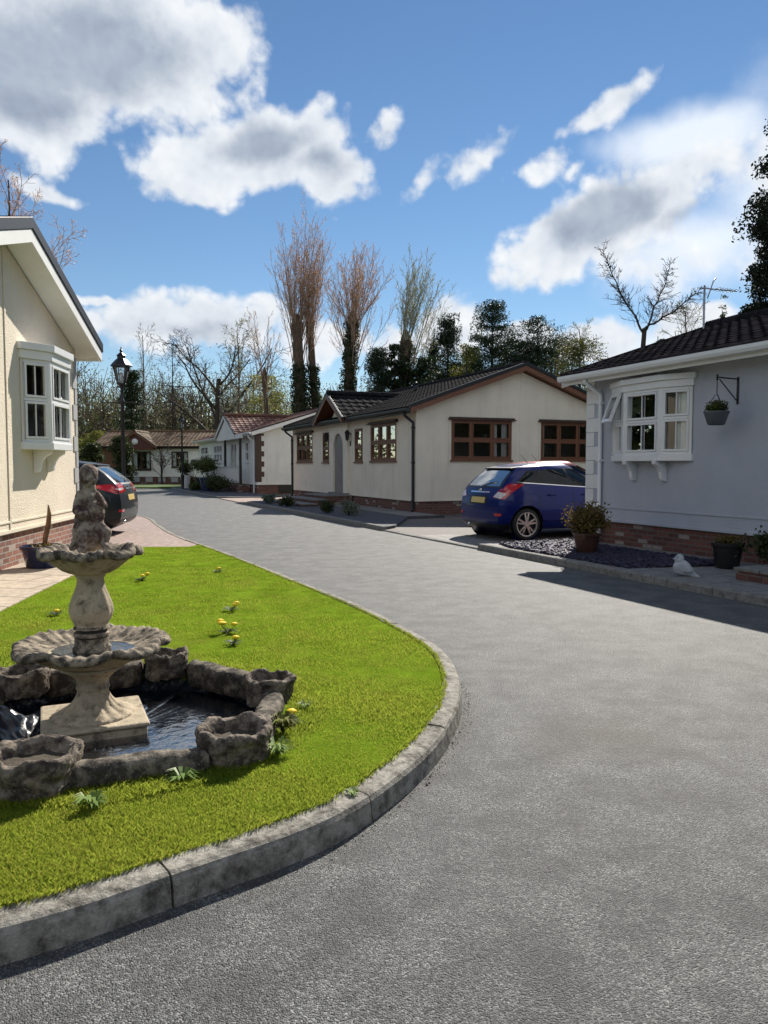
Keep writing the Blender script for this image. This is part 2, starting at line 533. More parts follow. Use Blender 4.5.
MT = dict(
    asphalt=mat_asphalt(),
    soil=plain('soil', (.07, .055, .035), .95, .3, 3, .8, 30, .02),
    turf=plain('turf_base', (.13, .21, .014), .95, .35, 5, .8, 90, .02, spec=0.0, dirt=(.20, .16, .04), dirt_amt=.5),
    rough_grass=plain('rough_grass', (.07, .12, .02), .95, .4, 4, 1, 60, .03),
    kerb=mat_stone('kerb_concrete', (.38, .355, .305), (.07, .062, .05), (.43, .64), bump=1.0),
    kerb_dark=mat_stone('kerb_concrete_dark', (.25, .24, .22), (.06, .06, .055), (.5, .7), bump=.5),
    flags=mat_paving('sandstone_flags', (.64, .51, .37), (.56, .47, .37), (.14, .11, .08), .75, .5, .012, R(10)),
    grey_flags=mat_paving('concrete_flags', (.30, .29, .27), (.24, .235, .225), (.07, .065, .06), .9, .6, .012, 0, off=.5),
    drive_brick=mat_paving('block_paving', (.50, .35, .29), (.43, .32, .28), (.12, .09, .075), .2, .1, .006, R(45)),
    drive_grey=mat_paving('old_block_paving', (.22, .19, .165), (.17, .15, .135), (.07, .06, .05), .2, .1, .006, R(0)),
    slate=plain('slate_chip', (.055, .052, .080), .65, .5, 9, .4, 90, .004, spec=.1),
    dark_gravel=plain('dark_gravel', (.075, .075, .09), .8, .5, 60, 1, 70, .02),
    cream=mat_render('cream_render', (.82, .715, .575), .14, 34),
    centre=mat_render('ivory_render', (.80, .74, .62)),
    white_wall=mat_render('white_render', (.80, .79, .74)),
    lilac=mat_render('lilac_grey_render', (.50, .515, .575), .12),
    brick=mat_brick('red_brick', (.40, .16, .10), (.30, .12, .085), (.42, .38, .33), (.55, .45, .36)),
    brick_dark=mat_brick('dark_red_brick', (.24, .09, .065), (.17, .07, .055), (.17, .14, .12), (.45, .38, .34)),
    white=plain('white_upvc', (.80, .80, .80), .32, .03, 3, spec=.5, dirt=(.55, .55, .5), dirt_amt=.15),
    white_matt=plain('white_board', (.78, .77, .74), .55, .04, 3, dirt=(.5, .5, .45), dirt_amt=.2),
    brown=plain('brown_woodgrain', (.155, .060, .028), .45, .25, 20),
    dark_brown=plain('dark_brown_board', (.05, .022, .015), .5, .25, 12),
    black=plain('black_plastic', (.012, .012, .013), .4, .1, 8, spec=.4),
    black_iron=plain('black_iron', (.011, .011, .012), .42, .2, 20, .25, 120, .002, spec=.45),
    grey_quoin=plain('grey_quoin', (.36, .36, .36), .7, .1, 5, .3, 80),
    tile_black=mat_tile('charcoal_tile', (.015, .015, .017), (.027, .025, .027), .8, .012),
    tile_dark=mat_tile('dark_plum_tile', (.017, .016, .018), (.034, .030, .034), .8, .0),
    tile_red=mat_tile('brown_red_tile', (.17, .062, .035), (.11, .045, .03), .6),
    tile_brown=mat_tile('mossy_brown_tile', (.15, .085, .04), (.09, .06, .03), .75),
    glass=mat_glass('window_glass'),
    lamp_glass=mat_glass('lantern_glass', (.93, .95, .95), .12, (.5, .5, .5)),
    car_glass=mat_glass('car_glass', (.35, .4, .4), .75, (.012, .018, .02), .6),
    curtain=plain('net_curtain', (.72, .70, .66), .9, .06, 5),
    inner=plain('inner_plaster', (.42, .39, .35), .9, .05, 2),
    stone=mat_stone('cast_stone', (.50, .42, .305), (.075, .056, .045), (.50, .70)),
    stone_dirty=mat_stone('sooty_cast_stone', (.42, .35, .26), (.040, .036, .032), (.41, .57)),
    rim_stone=mat_stone('pond_rim_stone', (.29, .25, .195), (.035, .03, .026), (.36, .56), bump=1.0),
    band_black=plain('algae_black', (.012, .010, .009), .6, .3, 30, .4, 60),
    planter=mat_stone('planter_stone', (.30, .25, .195), (.045, .036, .032), (.40, .58), bump=1.0),
    statue=mat_stone('statue_stone', (.38, .32, .25), (.075, .042, .04), (.43, .57), bump=.8),
    liner=plain('pond_liner', (.012, .015, .022), .34, .3, 5, .3, 14, .02, spec=.5),
    terracotta=plain('brown_glazed_pot', (.07, .036, .026), .3, .2, 10, .15, 40),
    blue_pot=plain('blue_glazed_pot', (.018, .024, .075), .22, .3, 9, coat=.4),
    black_pot=plain('black_pot', (.016, .015, .016), .35, .2, 10),
    driftwood=plain('driftwood', (.20, .105, .055), .8, .35, 14, .7, 50, .01),
    bird=mat_stone('bird_stone', (.48, .50, .54), (.2, .21, .24), (.55, .75), bump=.4),
    moss_bark=plain('ivied_brown_bark', (.11, .075, .05), .95, .45, 9, 1.0, 24, .03),
    tyre=plain('tyre_rubber', (.018, .018, .018), .8, .15, 20),
    alloy=plain('alloy', (.62, .62, .63), .28, .05, 8, metal=.85),
    chrome=plain('chrome', (.75, .75, .76), .12, .02, 8, metal=1.0),
    blue_paint=mat_paint('metallic_blue_paint', (.002, .009, .10), .12, .3),
    grey_paint=mat_paint('metallic_charcoal_paint', (.010, .015, .020), .25, .35),
    red_paint=mat_paint('metallic_red_paint', (.20, .012, .014)),
    tail_red=plain('tail_lamp_red', (.48, .012, .014), .12, .2, 30, coat=.8),
    tail_white=plain('tail_lamp_clear', (.62, .56, .55), .12, .2, 30, coat=.8),
    plate_yellow=plain('plate_yellow', (.62, .46, .16), .4, .12, 50),
    plate_white=plain('plate_white', (.75, .75, .72), .4, .1, 50),
    steel=plain('galvanised_steel', (.35, .36, .37), .45, .1, 9, metal=.7),
    bark=plain('bark', (.105, .075, .055), .92, .35, 7, .9, 30, .02),
    bark_pale=plain('pale_bark', (.27, .20, .15), .9, .3, 7, .6, 30, .02),
    bark_dark=plain('dark_bark', (.045, .036, .03), .92, .35, 7, .9, 30, .02),
    twig_red=plain('reddish_twig', (.46, .31, .23), .85, .3, 3),
    twig_grey=plain('grey_green_twig', (.30, .29, .22), .85, .3, 3),
    leaf_ivy=mat_leaf('ivy_leaf', (.018, .035, .012), (.035, .06, .018), .15),
    leaf_pine=mat_leaf('conifer_leaf', (.016, .032, .018), (.035, .058, .026), .15),
    leaf_conifer=mat_leaf('garden_conifer_leaf', (.03, .045, .014), (.06, .075, .02), .2),
    leaf_yellow=mat_leaf('fresh_yellow_leaf', (.13, .15, .025), (.20, .19, .04), .4),
    leaf_bud=mat_leaf('copper_bud_leaf', (.40, .22, .14), (.48, .30, .18), .5),
    leaf_pale=mat_leaf('pale_bud_leaf', (.26, .27, .13), (.34, .33, .19), .4),
    leaf_shrub=mat_leaf('shrub_leaf', (.05, .08, .02), (.10, .12, .03), .3),
    leaf_dark=mat_leaf('dark_evergreen_leaf', (.008, .014, .008), (.016, .026, .012), .08, .7),
    leaf_olive=mat_leaf('olive_leaf', (.06, .07, .018), (.11, .11, .03), .3),
    leaf_weed=mat_leaf('weed_leaf', (.16, .25, .06), (.26, .34, .12), .4),
    leaf_wood=mat_leaf('wood_budding_leaf', (.10, .105, .05), (.15, .14, .07), .35, .6, .25),
    leaf_bronze=mat_leaf('bronze_shrub_leaf', (.12, .075, .02), (.16, .12, .03), .3),
    leaf_grey=mat_leaf('grey_green_leaf', (.14, .18, .13), (.2, .23, .17), .3),
    grass=mat_leaf('grass_blade', (.165, .25, .026), (.29, .335, .040), .55, .9, 1.1, .04, True),
    dandelion=plain('dandelion_yellow', (.85, .60, .01), .7, .1, 60),
    clay=plain('dog_fur', (.42, .25, .11), .9, .2, 20),
)


MT['water'] = mat_glass('pond_water', (.45, .50, .56), .12, (.01, .013, .02), .42, .10, True)


def mat_liner():
    """black pond liner with pale lime runs down its pleats"""
    t = NT('pond_liner')
    st = t.noise(1.0, 5, t.mapping(t.obj, (34, 34, 1.6)), rough=.6)
    wp = t.noise(3.0, 3)
    f = t.math('MULTIPLY', t.ramp(st, [(.50, 0), (.62, .55)]), t.ramp(wp, [(.42, 0), (.6, 1)]))
    t.set(Base_Color=t.mix(f, (.012, .015, .022), (.36, .36, .36)), Roughness=.36)
    t.bump(t.noise(14, 4), .3, .02)
    return t.m


MT['liner'] = mat_liner()
# ------------------------------------------------------------------ mesh helpers
COL = scene.collection


class Fr:
    """a local frame: u along, v up, w outward"""

    def __init__(s, o, U, V, W):
        s.o, s.U, s.V, s.W = Vector(o), Vector(U), Vector(V), Vector(W)

    def __call__(s, u, v, w=0.0):
        return s.o + s.U * u + s.V * v + s.W * w

    def moved(s, u, v, w):
        return Fr(s(u, v, w), s.U, s.V, s.W)


WORLD = Fr((0, 0, 0), (1, 0, 0), (0, 1, 0), (0, 0, 1))


class MB:
    def __init__(s):
        s.v, s.f, s.mi, s.sm = [], [], [], []

    def add(s, verts, faces, mi=0, smooth=False):
        k = len(s.v)
        s.v.extend([tuple(p) for p in verts])
        s.f.extend([tuple(i + k for i in f) for f in faces])
        s.mi.extend([mi] * len(faces))
        s.sm.extend([smooth] * len(faces))
        return s

    def quad(s, a, b, c, d, mi=0):
        return s.add([a, b, c, d], [(0, 1, 2, 3)], mi)

    def box(s, fr, u0, u1, v0, v1, w0, w1, mi=0):
        p = [fr(u, v, w) for w in (w0, w1) for v in (v0, v1) for u in (u0, u1)]
        return s.add(p, [(0, 2, 3, 1), (4, 5, 7, 6), (0, 1, 5, 4), (2, 6, 7, 3), (0, 4, 6, 2), (1, 3, 7, 5)], mi)

    def prism(s, fr, poly, w0, w1, mi=0, smooth=False):
        """polygon in u,v extruded along w"""
        n = len(poly)
        p = [fr(u, v, w0) for u, v in poly] + [fr(u, v, w1) for u, v in poly]
        s.add(p, [tuple(range(n))[::-1], tuple(range(n, 2 * n))], mi)
        k = len(s.v) - 2 * n
        for i in range(n):
            j = (i + 1) % n
            s.f.append((k + i, k + j, k + n + j, k + n + i))
            s.mi.append(mi)
            s.sm.append(smooth)
        return s

    def tube(s, pts, rad, n=8, mi=0, cap=True, smooth=True):
        pts = [Vector(p) for p in pts]
        if isinstance(rad, (int, float)):
            rad = [rad] * len(pts)
        rings = []
        up = None
        for i, p in enumerate(pts):
            t = (pts[min(i + 1, len(pts) - 1)] - pts[max(i - 1, 0)]).normalized()
            if up is None:
                up = Vector((0, 0, 1)) if abs(t.z) < .9 else Vector((1, 0, 0))
            a = t.cross(up).normalized()
            b = a.cross(t).normalized()
            up = b
            rings.append([p + (a * math.cos(2 * PI * k / n) + b * math.sin(2 * PI * k / n)) * rad[i] for k in range(n)])
        k0 = 0
        V = [q for r in rings for q in r]
        F = []
        for i in range(len(pts) - 1):
            for k in range(n):
                a, b = i * n + k, i * n + (k + 1) % n
                F.append((a, b, b + n, a + n))
        if cap:
            F.append(tuple(range(n))[::-1])
            F.append(tuple(range((len(pts) - 1) * n, len(pts) * n)))
        return s.add(V, F, mi, smooth)

    def lathe(s, prof, n=24, o=(0, 0, 0), mod=None, mi=0, smooth=True, mis=None, cap=False):
        V, F, MI = [], [], []
        for i, (r, z) in enumerate(prof):
            for k in range(n):
                a = 2 * PI * k / n
                rr, zz = (r, z) if mod is None else mod(a, i, r, z)
                V.append((o[0] + rr * math.cos(a), o[1] + rr * math.sin(a), o[2] + zz))
        for i in range(len(prof) - 1):
            for k in range(n):
                j = (k + 1) % n
                F.append((i * n + k, i * n + j, (i + 1) * n + j, (i + 1) * n + k))
                MI.append(mis[i] if mis else mi)
        if cap:
            if prof[0][0] > 1e-4:
                F.append(tuple(range(n))[::-1])
                MI.append(mis[0] if mis else mi)
            if prof[-1][0] > 1e-4:
                F.append(tuple(range((len(prof) - 1) * n, len(prof) * n)))
                MI.append(mis[-1] if mis else mi)
        k = len(s.v)
        s.v.extend(V)
        s.f.extend([tuple(i + k for i in f) for f in F])
        s.mi.extend(MI)
        s.sm.extend([smooth] * len(F))
        return s

    def grid(s, fn, nu, nv, mi=0, smooth=True):
        V = [tuple(fn(i / nu, j / nv)) for j in range(nv + 1) for i in range(nu + 1)]
        F = [(j * (nu + 1) + i, j * (nu + 1) + i + 1, (j + 1) * (nu + 1) + i + 1, (j + 1) * (nu + 1) + i) for j in range(nv) for i in range(nu)]
        return s.add(V, F, mi, smooth)

    def ball(s, c, r, n=12, mi=0, sq=(1, 1, 1)):
        prof = [(max(1e-5, math.sin(PI * i / (n // 2 + 2))), -math.cos(PI * i / (n // 2 + 2))) for i in range(n // 2 + 3)]
        V0 = len(s.v)
        s.lathe([(a * r, b * r) for a, b in prof], n, (0, 0, 0), mi=mi, cap=False)
        for i in range(V0, len(s.v)):
            x, y, z = s.v[i]
            s.v[i] = (c[0] + x * sq[0], c[1] + y * sq[1], c[2] + z * sq[2])
        return s

    def build(s, name, mats, parent=None, bevel=0.0, fix=True, sharp=None, loc=None, rz=None):
        me = bpy.data.meshes.new(name)
        me.from_pydata(s.v, [], s.f)
        if not isinstance(mats, (list, tuple)):
            mats = [mats]
        for m in mats:
            me.materials.append(MT[m] if isinstance(m, str) else m)
        me.polygons.foreach_set('material_index', s.mi)
        me.polygons.foreach_set('use_smooth', s.sm)
        if fix:
            bm = bmesh.new()
            bm.from_mesh(me)
            bmesh.ops.remove_doubles(bm, verts=bm.verts, dist=1e-5)
            bmesh.ops.recalc_face_normals(bm, faces=bm.faces)
            bm.to_mesh(me)
            bm.free()
        box_uv(me)
        if sharp:
            me.set_sharp_from_angle(angle=R(sharp))
        return link(name, me, parent, bevel, loc, rz)


def box_uv(me):
    """metres on every face: along the wall and up it"""
    nl = len(me.loops)
    if nl == 0:
        return
    co = np.empty(len(me.vertices) * 3, 'f4')
    me.vertices.foreach_get('co', co)
    co = co.reshape(-1, 3)
    vi = np.empty(nl, 'i4')
    me.loops.foreach_get('vertex_index', vi)
    npoly = len(me.polygons)
    nor = np.empty(npoly * 3, 'f4')
    me.polygons.foreach_get('normal', nor)
    nor = nor.reshape(-1, 3)
    tot = np.empty(npoly, 'i4')
    me.polygons.foreach_get('loop_total', tot)
    pl = np.repeat(np.arange(npoly), tot)
    n = nor[pl]
    p = co[vi]
    t = np.stack([-n[:, 1], n[:, 0], np.zeros(nl)], 1)
    tl = np.linalg.norm(t, axis=1)
    flat = tl < .5
    t = t / np.maximum(tl, 1e-6)[:, None]
    # one sign for both sides of a wall
    sg = np.where(np.abs(t[:, 0]) > np.abs(t[:, 1]), np.sign(t[:, 0]), np.sign(t[:, 1]))
    t = t * np.where(sg == 0, 1, sg)[:, None]
    b = np.cross(n, t)
    b = b * np.where(b[:, 2] < 0, -1, 1)[:, None]
    u = np.where(flat, p[:, 0], (p * t).sum(1))
    v = np.where(flat, p[:, 1], (p * b).sum(1))
    uvl = me.uv_layers.new(name='UVMap')
    uvl.data.foreach_set('uv', np.stack([u, v], 1).astype('f4').ravel())


def link(name, me, parent=None, bevel=0.0, loc=None, rz=None):
    o = bpy.data.objects.new(name, me)
    COL.objects.link(o)
    if parent:
        o.parent = parent
    if loc is not None:
        o.location = loc
    if rz is not None:
        o.rotation_euler = (0, 0, rz)
    if bevel:
        m = o.modifiers.new('bevel', 'BEVEL')
        m.width = bevel
        m.segments = 2
        m.limit_method = 'ANGLE'
        m.angle_limit = R(40)
    return o


def np_mesh(name, V, F, mats, parent=None, smooth=False, mi=None):
    """V (n,3), F (m,k) all faces with k corners"""
    me = bpy.data.meshes.new(name)
    V = np.ascontiguousarray(V, 'f4')
    F = np.ascontiguousarray(F, 'i4')
    me.vertices.add(len(V))
    me.vertices.foreach_set('co', V.ravel())
    me.loops.add(F.size)
    me.loops.foreach_set('vertex_index', F.ravel())
    me.polygons.add(len(F))
    k = F.shape[1]
    me.polygons.foreach_set('loop_start', np.arange(0, F.size, k, dtype='i4'))
    me.polygons.foreach_set('loop_total', np.full(len(F), k, 'i4'))
    if not isinstance(mats, (list, tuple)):
        mats = [mats]
    for m in mats:
        me.materials.append(MT[m])
    if mi is not None:
        me.polygons.foreach_set('material_index', np.ascontiguousarray(mi, 'i4'))
    if smooth:
        me.polygons.foreach_set('use_smooth', np.ones(len(F), bool))
    me.update(calc_edges=True)
    return link(name, me, parent)


def tag(o, label, cat, group=None):
    o['label'] = label
    o['category'] = cat
    if group:
        o['group'] = group
    return o


def struct(o):
    o['kind'] = 'structure'
    return o


def stuff(o, label, cat):
    o['kind'] = 'stuff'
    o['label'] = label
    o['category'] = cat
    return o


def thing(name, label, cat, loc=(0, 0, 0), rz=0.0, group=None):
    o = bpy.data.objects.new(name, None)
    o.empty_display_size = .2
    COL.objects.link(o)
    o.location = loc
    o.rotation_euler = (0, 0, rz)
    return tag(o, label, cat, group)


def copy_tree(o, parent=None):
    c = o.copy()
    COL.objects.link(c)
    if parent:
        c.parent = parent
    for ch in list(o.children):
        copy_tree(ch, c)
    return c


def spline(pts, step):
    """Catmull-Rom through 2-D points, resampled about every `step` metres"""
    P = [np.array(p, float) for p in pts]
    P = [2 * P[0] - P[1]] + P + [2 * P[-1] - P[-2]]
    out = []
    for i in range(1, len(P) - 2):
        p0, p1, p2, p3 = P[i - 1:i + 3]
        n = 14
        for k in range(n):
            t = k / n
            out.append(.5 * ((2 * p1) + (-p0 + p2) * t + (2 * p0 - 5 * p1 + 4 * p2 - p3) * t * t + (-p0 + 3 * p1 - 3 * p2 + p3) * t ** 3))
    out.append(P[-2])
    out = np.array(out)
    d = np.r_[0, np.cumsum(np.linalg.norm(np.diff(out, axis=0), axis=1))]
    m = max(2, int(d[-1] / step))
    s = np.linspace(0, d[-1], m + 1)
    return np.stack([np.interp(s, d, out[:, i]) for i in range(out.shape[1])], 1)


def rough(o_mb, amp, freq, start=0, seed=0.0):
    """push vertices about with 3-D noise"""
    for i in range(start, len(o_mb.v)):
        p = Vector(o_mb.v[i])
        n = mnoise.noise_vector(p * freq + Vector((seed, seed * 1.7, 0)))
        n2 = mnoise.noise_vector(p * freq * 2.7 + Vector((seed, 3.1, seed)))
        o_mb.v[i] = tuple(p + n * amp + n2 * amp * .45)


# the right-hand plots lie square to their kerb: x to the right of it, y away along it
TH = R(23.3)
D1 = Vector((-math.sin(TH), math.cos(TH), 0))
D2 = Vector((math.cos(TH), math.sin(TH), 0))
K0 = Vector((2.41, 11.45, 0))


def RK(x, y, z=0.0):
    return K0 + D2 * x + D1 * y + Vector((0, 0, z))


def sheet(name, poly, z0, z1, mat, parent=None, bevel=0.0, rz=None, loc=None):
    mb = MB()
    mb.prism(WORLD, poly, z0, z1)
    return mb.build(name, mat, parent, bevel, rz=rz, loc=loc)


# ------------------------------------------------------------------ ground, road, plots
struct(sheet('ground', [(-400, -90), (400, -90), (400, 900), (-400, 900)], -.6, -.05, 'rough_grass'))
struct(sheet('road', [(-40, -14), (26, -14), (14, 20), (4, 57), (-40, 57)], -.045, 0.0, 'asphalt'))

OUT = [(-4.6, 1.02), (-3, 1.42), (-2, 1.77), (-1.11, 2.15), (-.62, 2.5), (-.21, 2.84), (.07, 3.26), (.28, 3.72), (.44, 4.3), (.50, 4.91),
       (.45, 5.54), (.27, 6.16), (-.23, 7.42), (-1.15, 9.32), (-2.13, 11.33), (-3.12, 13.25)]
KERB_PATH = spline(OUT, .06)


def kerb_strip(mb, path, prof, length=.9, gap=.008, seed=1):
    """kerbstones swept along a path: prof is (inward offset, z), inward to the left of travel"""
    rng = random.Random(seed)
    d = np.r_[0, np.cumsum(np.linalg.norm(np.diff(path, axis=0), axis=1))]
    tot = d[-1]
    s = rng.uniform(0, .4) - .4
    while s < tot:
        a, b = max(0, s), min(tot, s + length - gap)
        s += length
        if b - a < .03:
            continue
        m = max(1, int((b - a) / .1))
        dz, dw = rng.uniform(-.004, .004), rng.uniform(-.004, .004)
        V, F, n = [], [], len(prof)
        for k in range(m + 1):
            q = a + (b - a) * k / m
            p = np.array([np.interp(q, d, path[:, i]) for i in (0, 1)])
            e = .02
            t = np.array([np.interp(min(q + e, tot), d, path[:, i]) - np.interp(max(q - e, 0), d, path[:, i]) for i in (0, 1)])
            t /= np.linalg.norm(t)
            nl = np.array([-t[1], t[0]])
            for (w, z) in prof:
                pp = p + nl * (w + dw)
                V.append((pp[0], pp[1], z + dz))
        for k in range(m):
            for i in range(n):
                j = (i + 1) % n
                F.append((k * n + i, k * n + j, (k + 1) * n + j, (k + 1) * n + i))
        F.append(tuple(range(n))[::-1])
        F.append(tuple(range(m * n, m * n + n)))
        mb.add(V, F)


KPROF = [(.0, -.04), (.012, .085), (.022, .104), (.04, .112), (.125, .116), (.128, -.04)]
mb = MB()
kerb_strip(mb, KERB_PATH, KPROF, seed=4)
struct(mb.build('kerb', 'kerb'))


def inset(path, w):
    t = np.gradient(path, axis=0)
    t /= np.linalg.norm(t, axis=1)[:, None]
    return path + np.stack([-t[:, 1], t[:, 0]], 1) * w


LAWN_Z = .11
LEFT_EDGE = [(-3.25, 12.75), (-4.18, 12.7), (-4.24, 11.41), (-3.81, 9.41), (-3.63, 7.81), (-3.53, 7.0), (-3.45, 5.6), (-3.7, 4.4), (-4.6, 3.4)]
LAWN = [tuple(p) for p in inset(KERB_PATH, .127)[:-3]] + LEFT_EDGE
POND_C, POND_R = (-1.45, 4.05), .86


def lawn_mesh():
    bm = bmesh.new()
    vs = [bm.verts.new((x, y, LAWN_Z)) for x, y in LAWN]
    bm.faces.new(vs)
    bmesh.ops.triangulate(bm, faces=bm.faces)
    me = bpy.data.meshes.new('lawn')
    bm.to_mesh(me)
    bm.free()
    return me


def in_poly(px, py, poly):
    P = np.array(poly)
    x0, y0 = P[:, 0], P[:, 1]
    x1, y1 = np.roll(x0, -1), np.roll(y0, -1)
    ins = np.zeros(px.shape, bool)
    for a, b, c, d in zip(x0, y0, x1, y1):
        if b == d:
            continue
        cr = ((b > py) != (d > py)) & (px < (c - a) * (py - b) / (d - b) + a)
        ins ^= cr
    return ins


# the lawn is a sheet with a round hole where the pond is sunk
def lawn_with_pond():
    mb = MB()
    n = 72
    ring = [(POND_C[0] + POND_R * math.cos(2 * PI * k / n), POND_C[1] + POND_R * math.sin(2 * PI * k / n)) for k in range(n)]
    bm = bmesh.new()
    ov = [bm.verts.new((x, y, LAWN_Z)) for x, y in LAWN]
    iv = [bm.verts.new((x, y, LAWN_Z)) for x, y in ring]
    es = [bm.edges.new((ov[i], ov[(i + 1) % len(ov)])) for i in range(len(ov))]
    es += [bm.edges.new((iv[i], iv[(i + 1) % n])) for i in range(n)]
    bmesh.ops.triangle_fill(bm, edges=es, use_beauty=True)
    # skirt down to the road level
    ex = bmesh.ops.extrude_edge_only(bm, edges=es)
    for v in [g for g in ex['geom'] if isinstance(g, bmesh.types.BMVert)]:
        v.co.z = -.04
    me = bpy.data.meshes.new('lawn')
    bm.to_mesh(me)
    bm.free()
    me.materials.append(MT['turf'])
    return link('lawn', me)


struct(lawn_with_pond())

# left plot: sandstone flags by the house, block-paved drive behind
FL = [(-4.6, 3.4), (-3.7, 4.4), (-3.45, 5.6), (-3.53, 7.0), (-3.63, 7.81), (-3.81, 9.41), (-4.24, 11.41), (-4.18, 12.4), (-12, 12.4), (-9, 3.4)]
struct(sheet('patio', [(x - .01 if i < 8 else x, y) for i, (x, y) in enumerate(FL)], -.04, .116, 'flags'))
drive_edge = [(-3.12, 13.25), (-3.75, 14.45), (-4.44, 15.92), (-4.86, 16.95), (-5.24, 17.86), (-5.75, 19.2), (-6.35, 20.5), (-7.2, 21.6), (-8.6, 22.2), (-13, 22.6)]
dp = spline(drive_edge, .15)
mb = MB()
kerb_strip(mb, dp, [(0, -.04), (.004, .085), (.012, .096), (.095, .1), (.1, -.04)], length=.6, seed=9)
struct(mb.build('drive_edging', 'kerb'))
struct(sheet('driveway', [tuple(p) for p in inset(dp, .105)] + [(-13, 12.41), (-4.18, 12.41), (-4.18, 12.72), (-3.26, 12.77)], -.04, .092, 'drive_brick'))
# verge and side of the road at the far end
struct(sheet('verge', [(-34, 49.5), (-12.2, 49.5), (-10.4, 51.5), (-10.4, 57), (-34, 57)], -.04, .09, 'rough_grass'))

# right plots, all in the kerb's own frame
RKF = Fr(K0, D2, D1, (0, 0, 1))


def rk_sheet(name, poly, z0, z1, mat):
    return struct(sheet(name, poly, z0, z1, mat, rz=TH, loc=K0))


def rk_kerb(y0, y1, seed, z=.1, extra=None):
    mb = MB()
    pts = [(0, y1), (0, y0)] if extra is None else extra
    p = np.array(pts, float)
    q = []
    for a, b in zip(p[:-1], p[1:]):
        m = max(1, int(np.linalg.norm(b - a) / .3))
        q += [a + (b - a) * i / m for i in range(m)]
    q.append(p[-1])
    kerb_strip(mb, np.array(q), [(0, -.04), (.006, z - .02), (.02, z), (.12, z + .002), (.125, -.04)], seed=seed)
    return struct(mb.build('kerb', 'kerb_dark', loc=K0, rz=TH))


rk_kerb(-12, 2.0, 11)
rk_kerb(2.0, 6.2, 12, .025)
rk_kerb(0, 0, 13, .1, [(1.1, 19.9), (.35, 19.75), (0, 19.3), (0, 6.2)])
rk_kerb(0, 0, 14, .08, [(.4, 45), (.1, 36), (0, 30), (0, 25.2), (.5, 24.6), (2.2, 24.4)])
rk_sheet('path', [(.126, -12), (9, -12), (9, 2.0), (.126, 2.0)], -.04, .098, 'grey_flags')
rk_sheet('driveway', [(.126, 2.003), (14, 2.003), (14, 9.2), (.126, 9.2)], -.04, .02, 'drive_grey')
rk_sheet('concrete_strip', [(.13, 2.01), (.95, 2.01), (.95, 4.6), (.13, 4.6)], .0, .026, 'grey_flags')
rk_sheet('front_garden', [(.126, 6.25), (.5, 6.6), (2.1, 9.3), (3.2, 9.3), (3.2, 19.5), (1.1, 19.78), (.4, 19.63), (.126, 19.2)], -.04, .085, 'dark_gravel')
rk_sheet('path', [(2.05, 9.35), (3.0, 9.35), (3.0, 19.4), (2.05, 19.4)], .0, .1, 'grey_flags')
rk_sheet('driveway', [(.0, 19.9), (14, 19.9), (14, 24.4), (2.2, 24.3), (.45, 24.45), (0, 24.45)], -.04, .03, 'drive_brick')
rk_sheet('front_garden', [(.5, 24.75), (2.8, 24.6), (2.8, 44), (.55, 44), (.25, 36), (.15, 30), (.15, 25.3)], -.04, .075, 'dark_gravel')


def slate_bed():
    """loose slate chips lying in a shallow bed"""
    rng = np.random.default_rng(5)
    poly = [(.35, 1.85), (1.75, 1.85), (1.75, -1.9), (.2, -1.55), (.16, 1.2)]
    n = 9000
    x = rng.uniform(.1, 1.8, n)
    y = rng.uniform(-2, 1.9, n)
    k = in_poly(x, y, poly)
    x, y = x[k], y[k]
    n = len(x)
    z = .1 + rng.uniform(.004, .03, n)
    a = rng.uniform(0, 2 * PI, n)
    L = rng.uniform(.015, .042, n)
    W = L * rng.uniform(.4, .8, n)
    tx, ty = rng.normal(0, .28, n), rng.normal(0, .28, n)
    th = .006
    V = np.empty((n, 8, 3))
    ang = np.array([[-1, -1], [1, -.7], [.8, 1], [-.7, .8]])
    for i in range(4):
        lx, ly = ang[i, 0] * L, ang[i, 1] * W
        px = x + lx * np.cos(a) - ly * np.sin(a)
        py = y + lx * np.sin(a) + ly * np.cos(a)
        pz = z + lx * tx + ly * ty
        V[:, i] = np.stack([px, py, pz - th], 1)
        V[:, i + 4] = np.stack([px, py, pz + th], 1)
    F = np.array([(0, 3, 2, 1), (4, 5, 6, 7), (0, 1, 5, 4), (1, 2, 6, 5), (2, 3, 7, 6), (3, 0, 4, 7)])
    F = (F[None] + (np.arange(n) * 8)[:, None, None]).reshape(-1, 4)
    o = np_mesh('slate_chippings', V.reshape(-1, 3), F, 'slate')
    o.location = K0
    o.rotation_euler = (0, 0, TH)
    return stuff(o, 'blue purple slate chippings in the bed beside the kerb', 'slate chippings')


slate_bed()


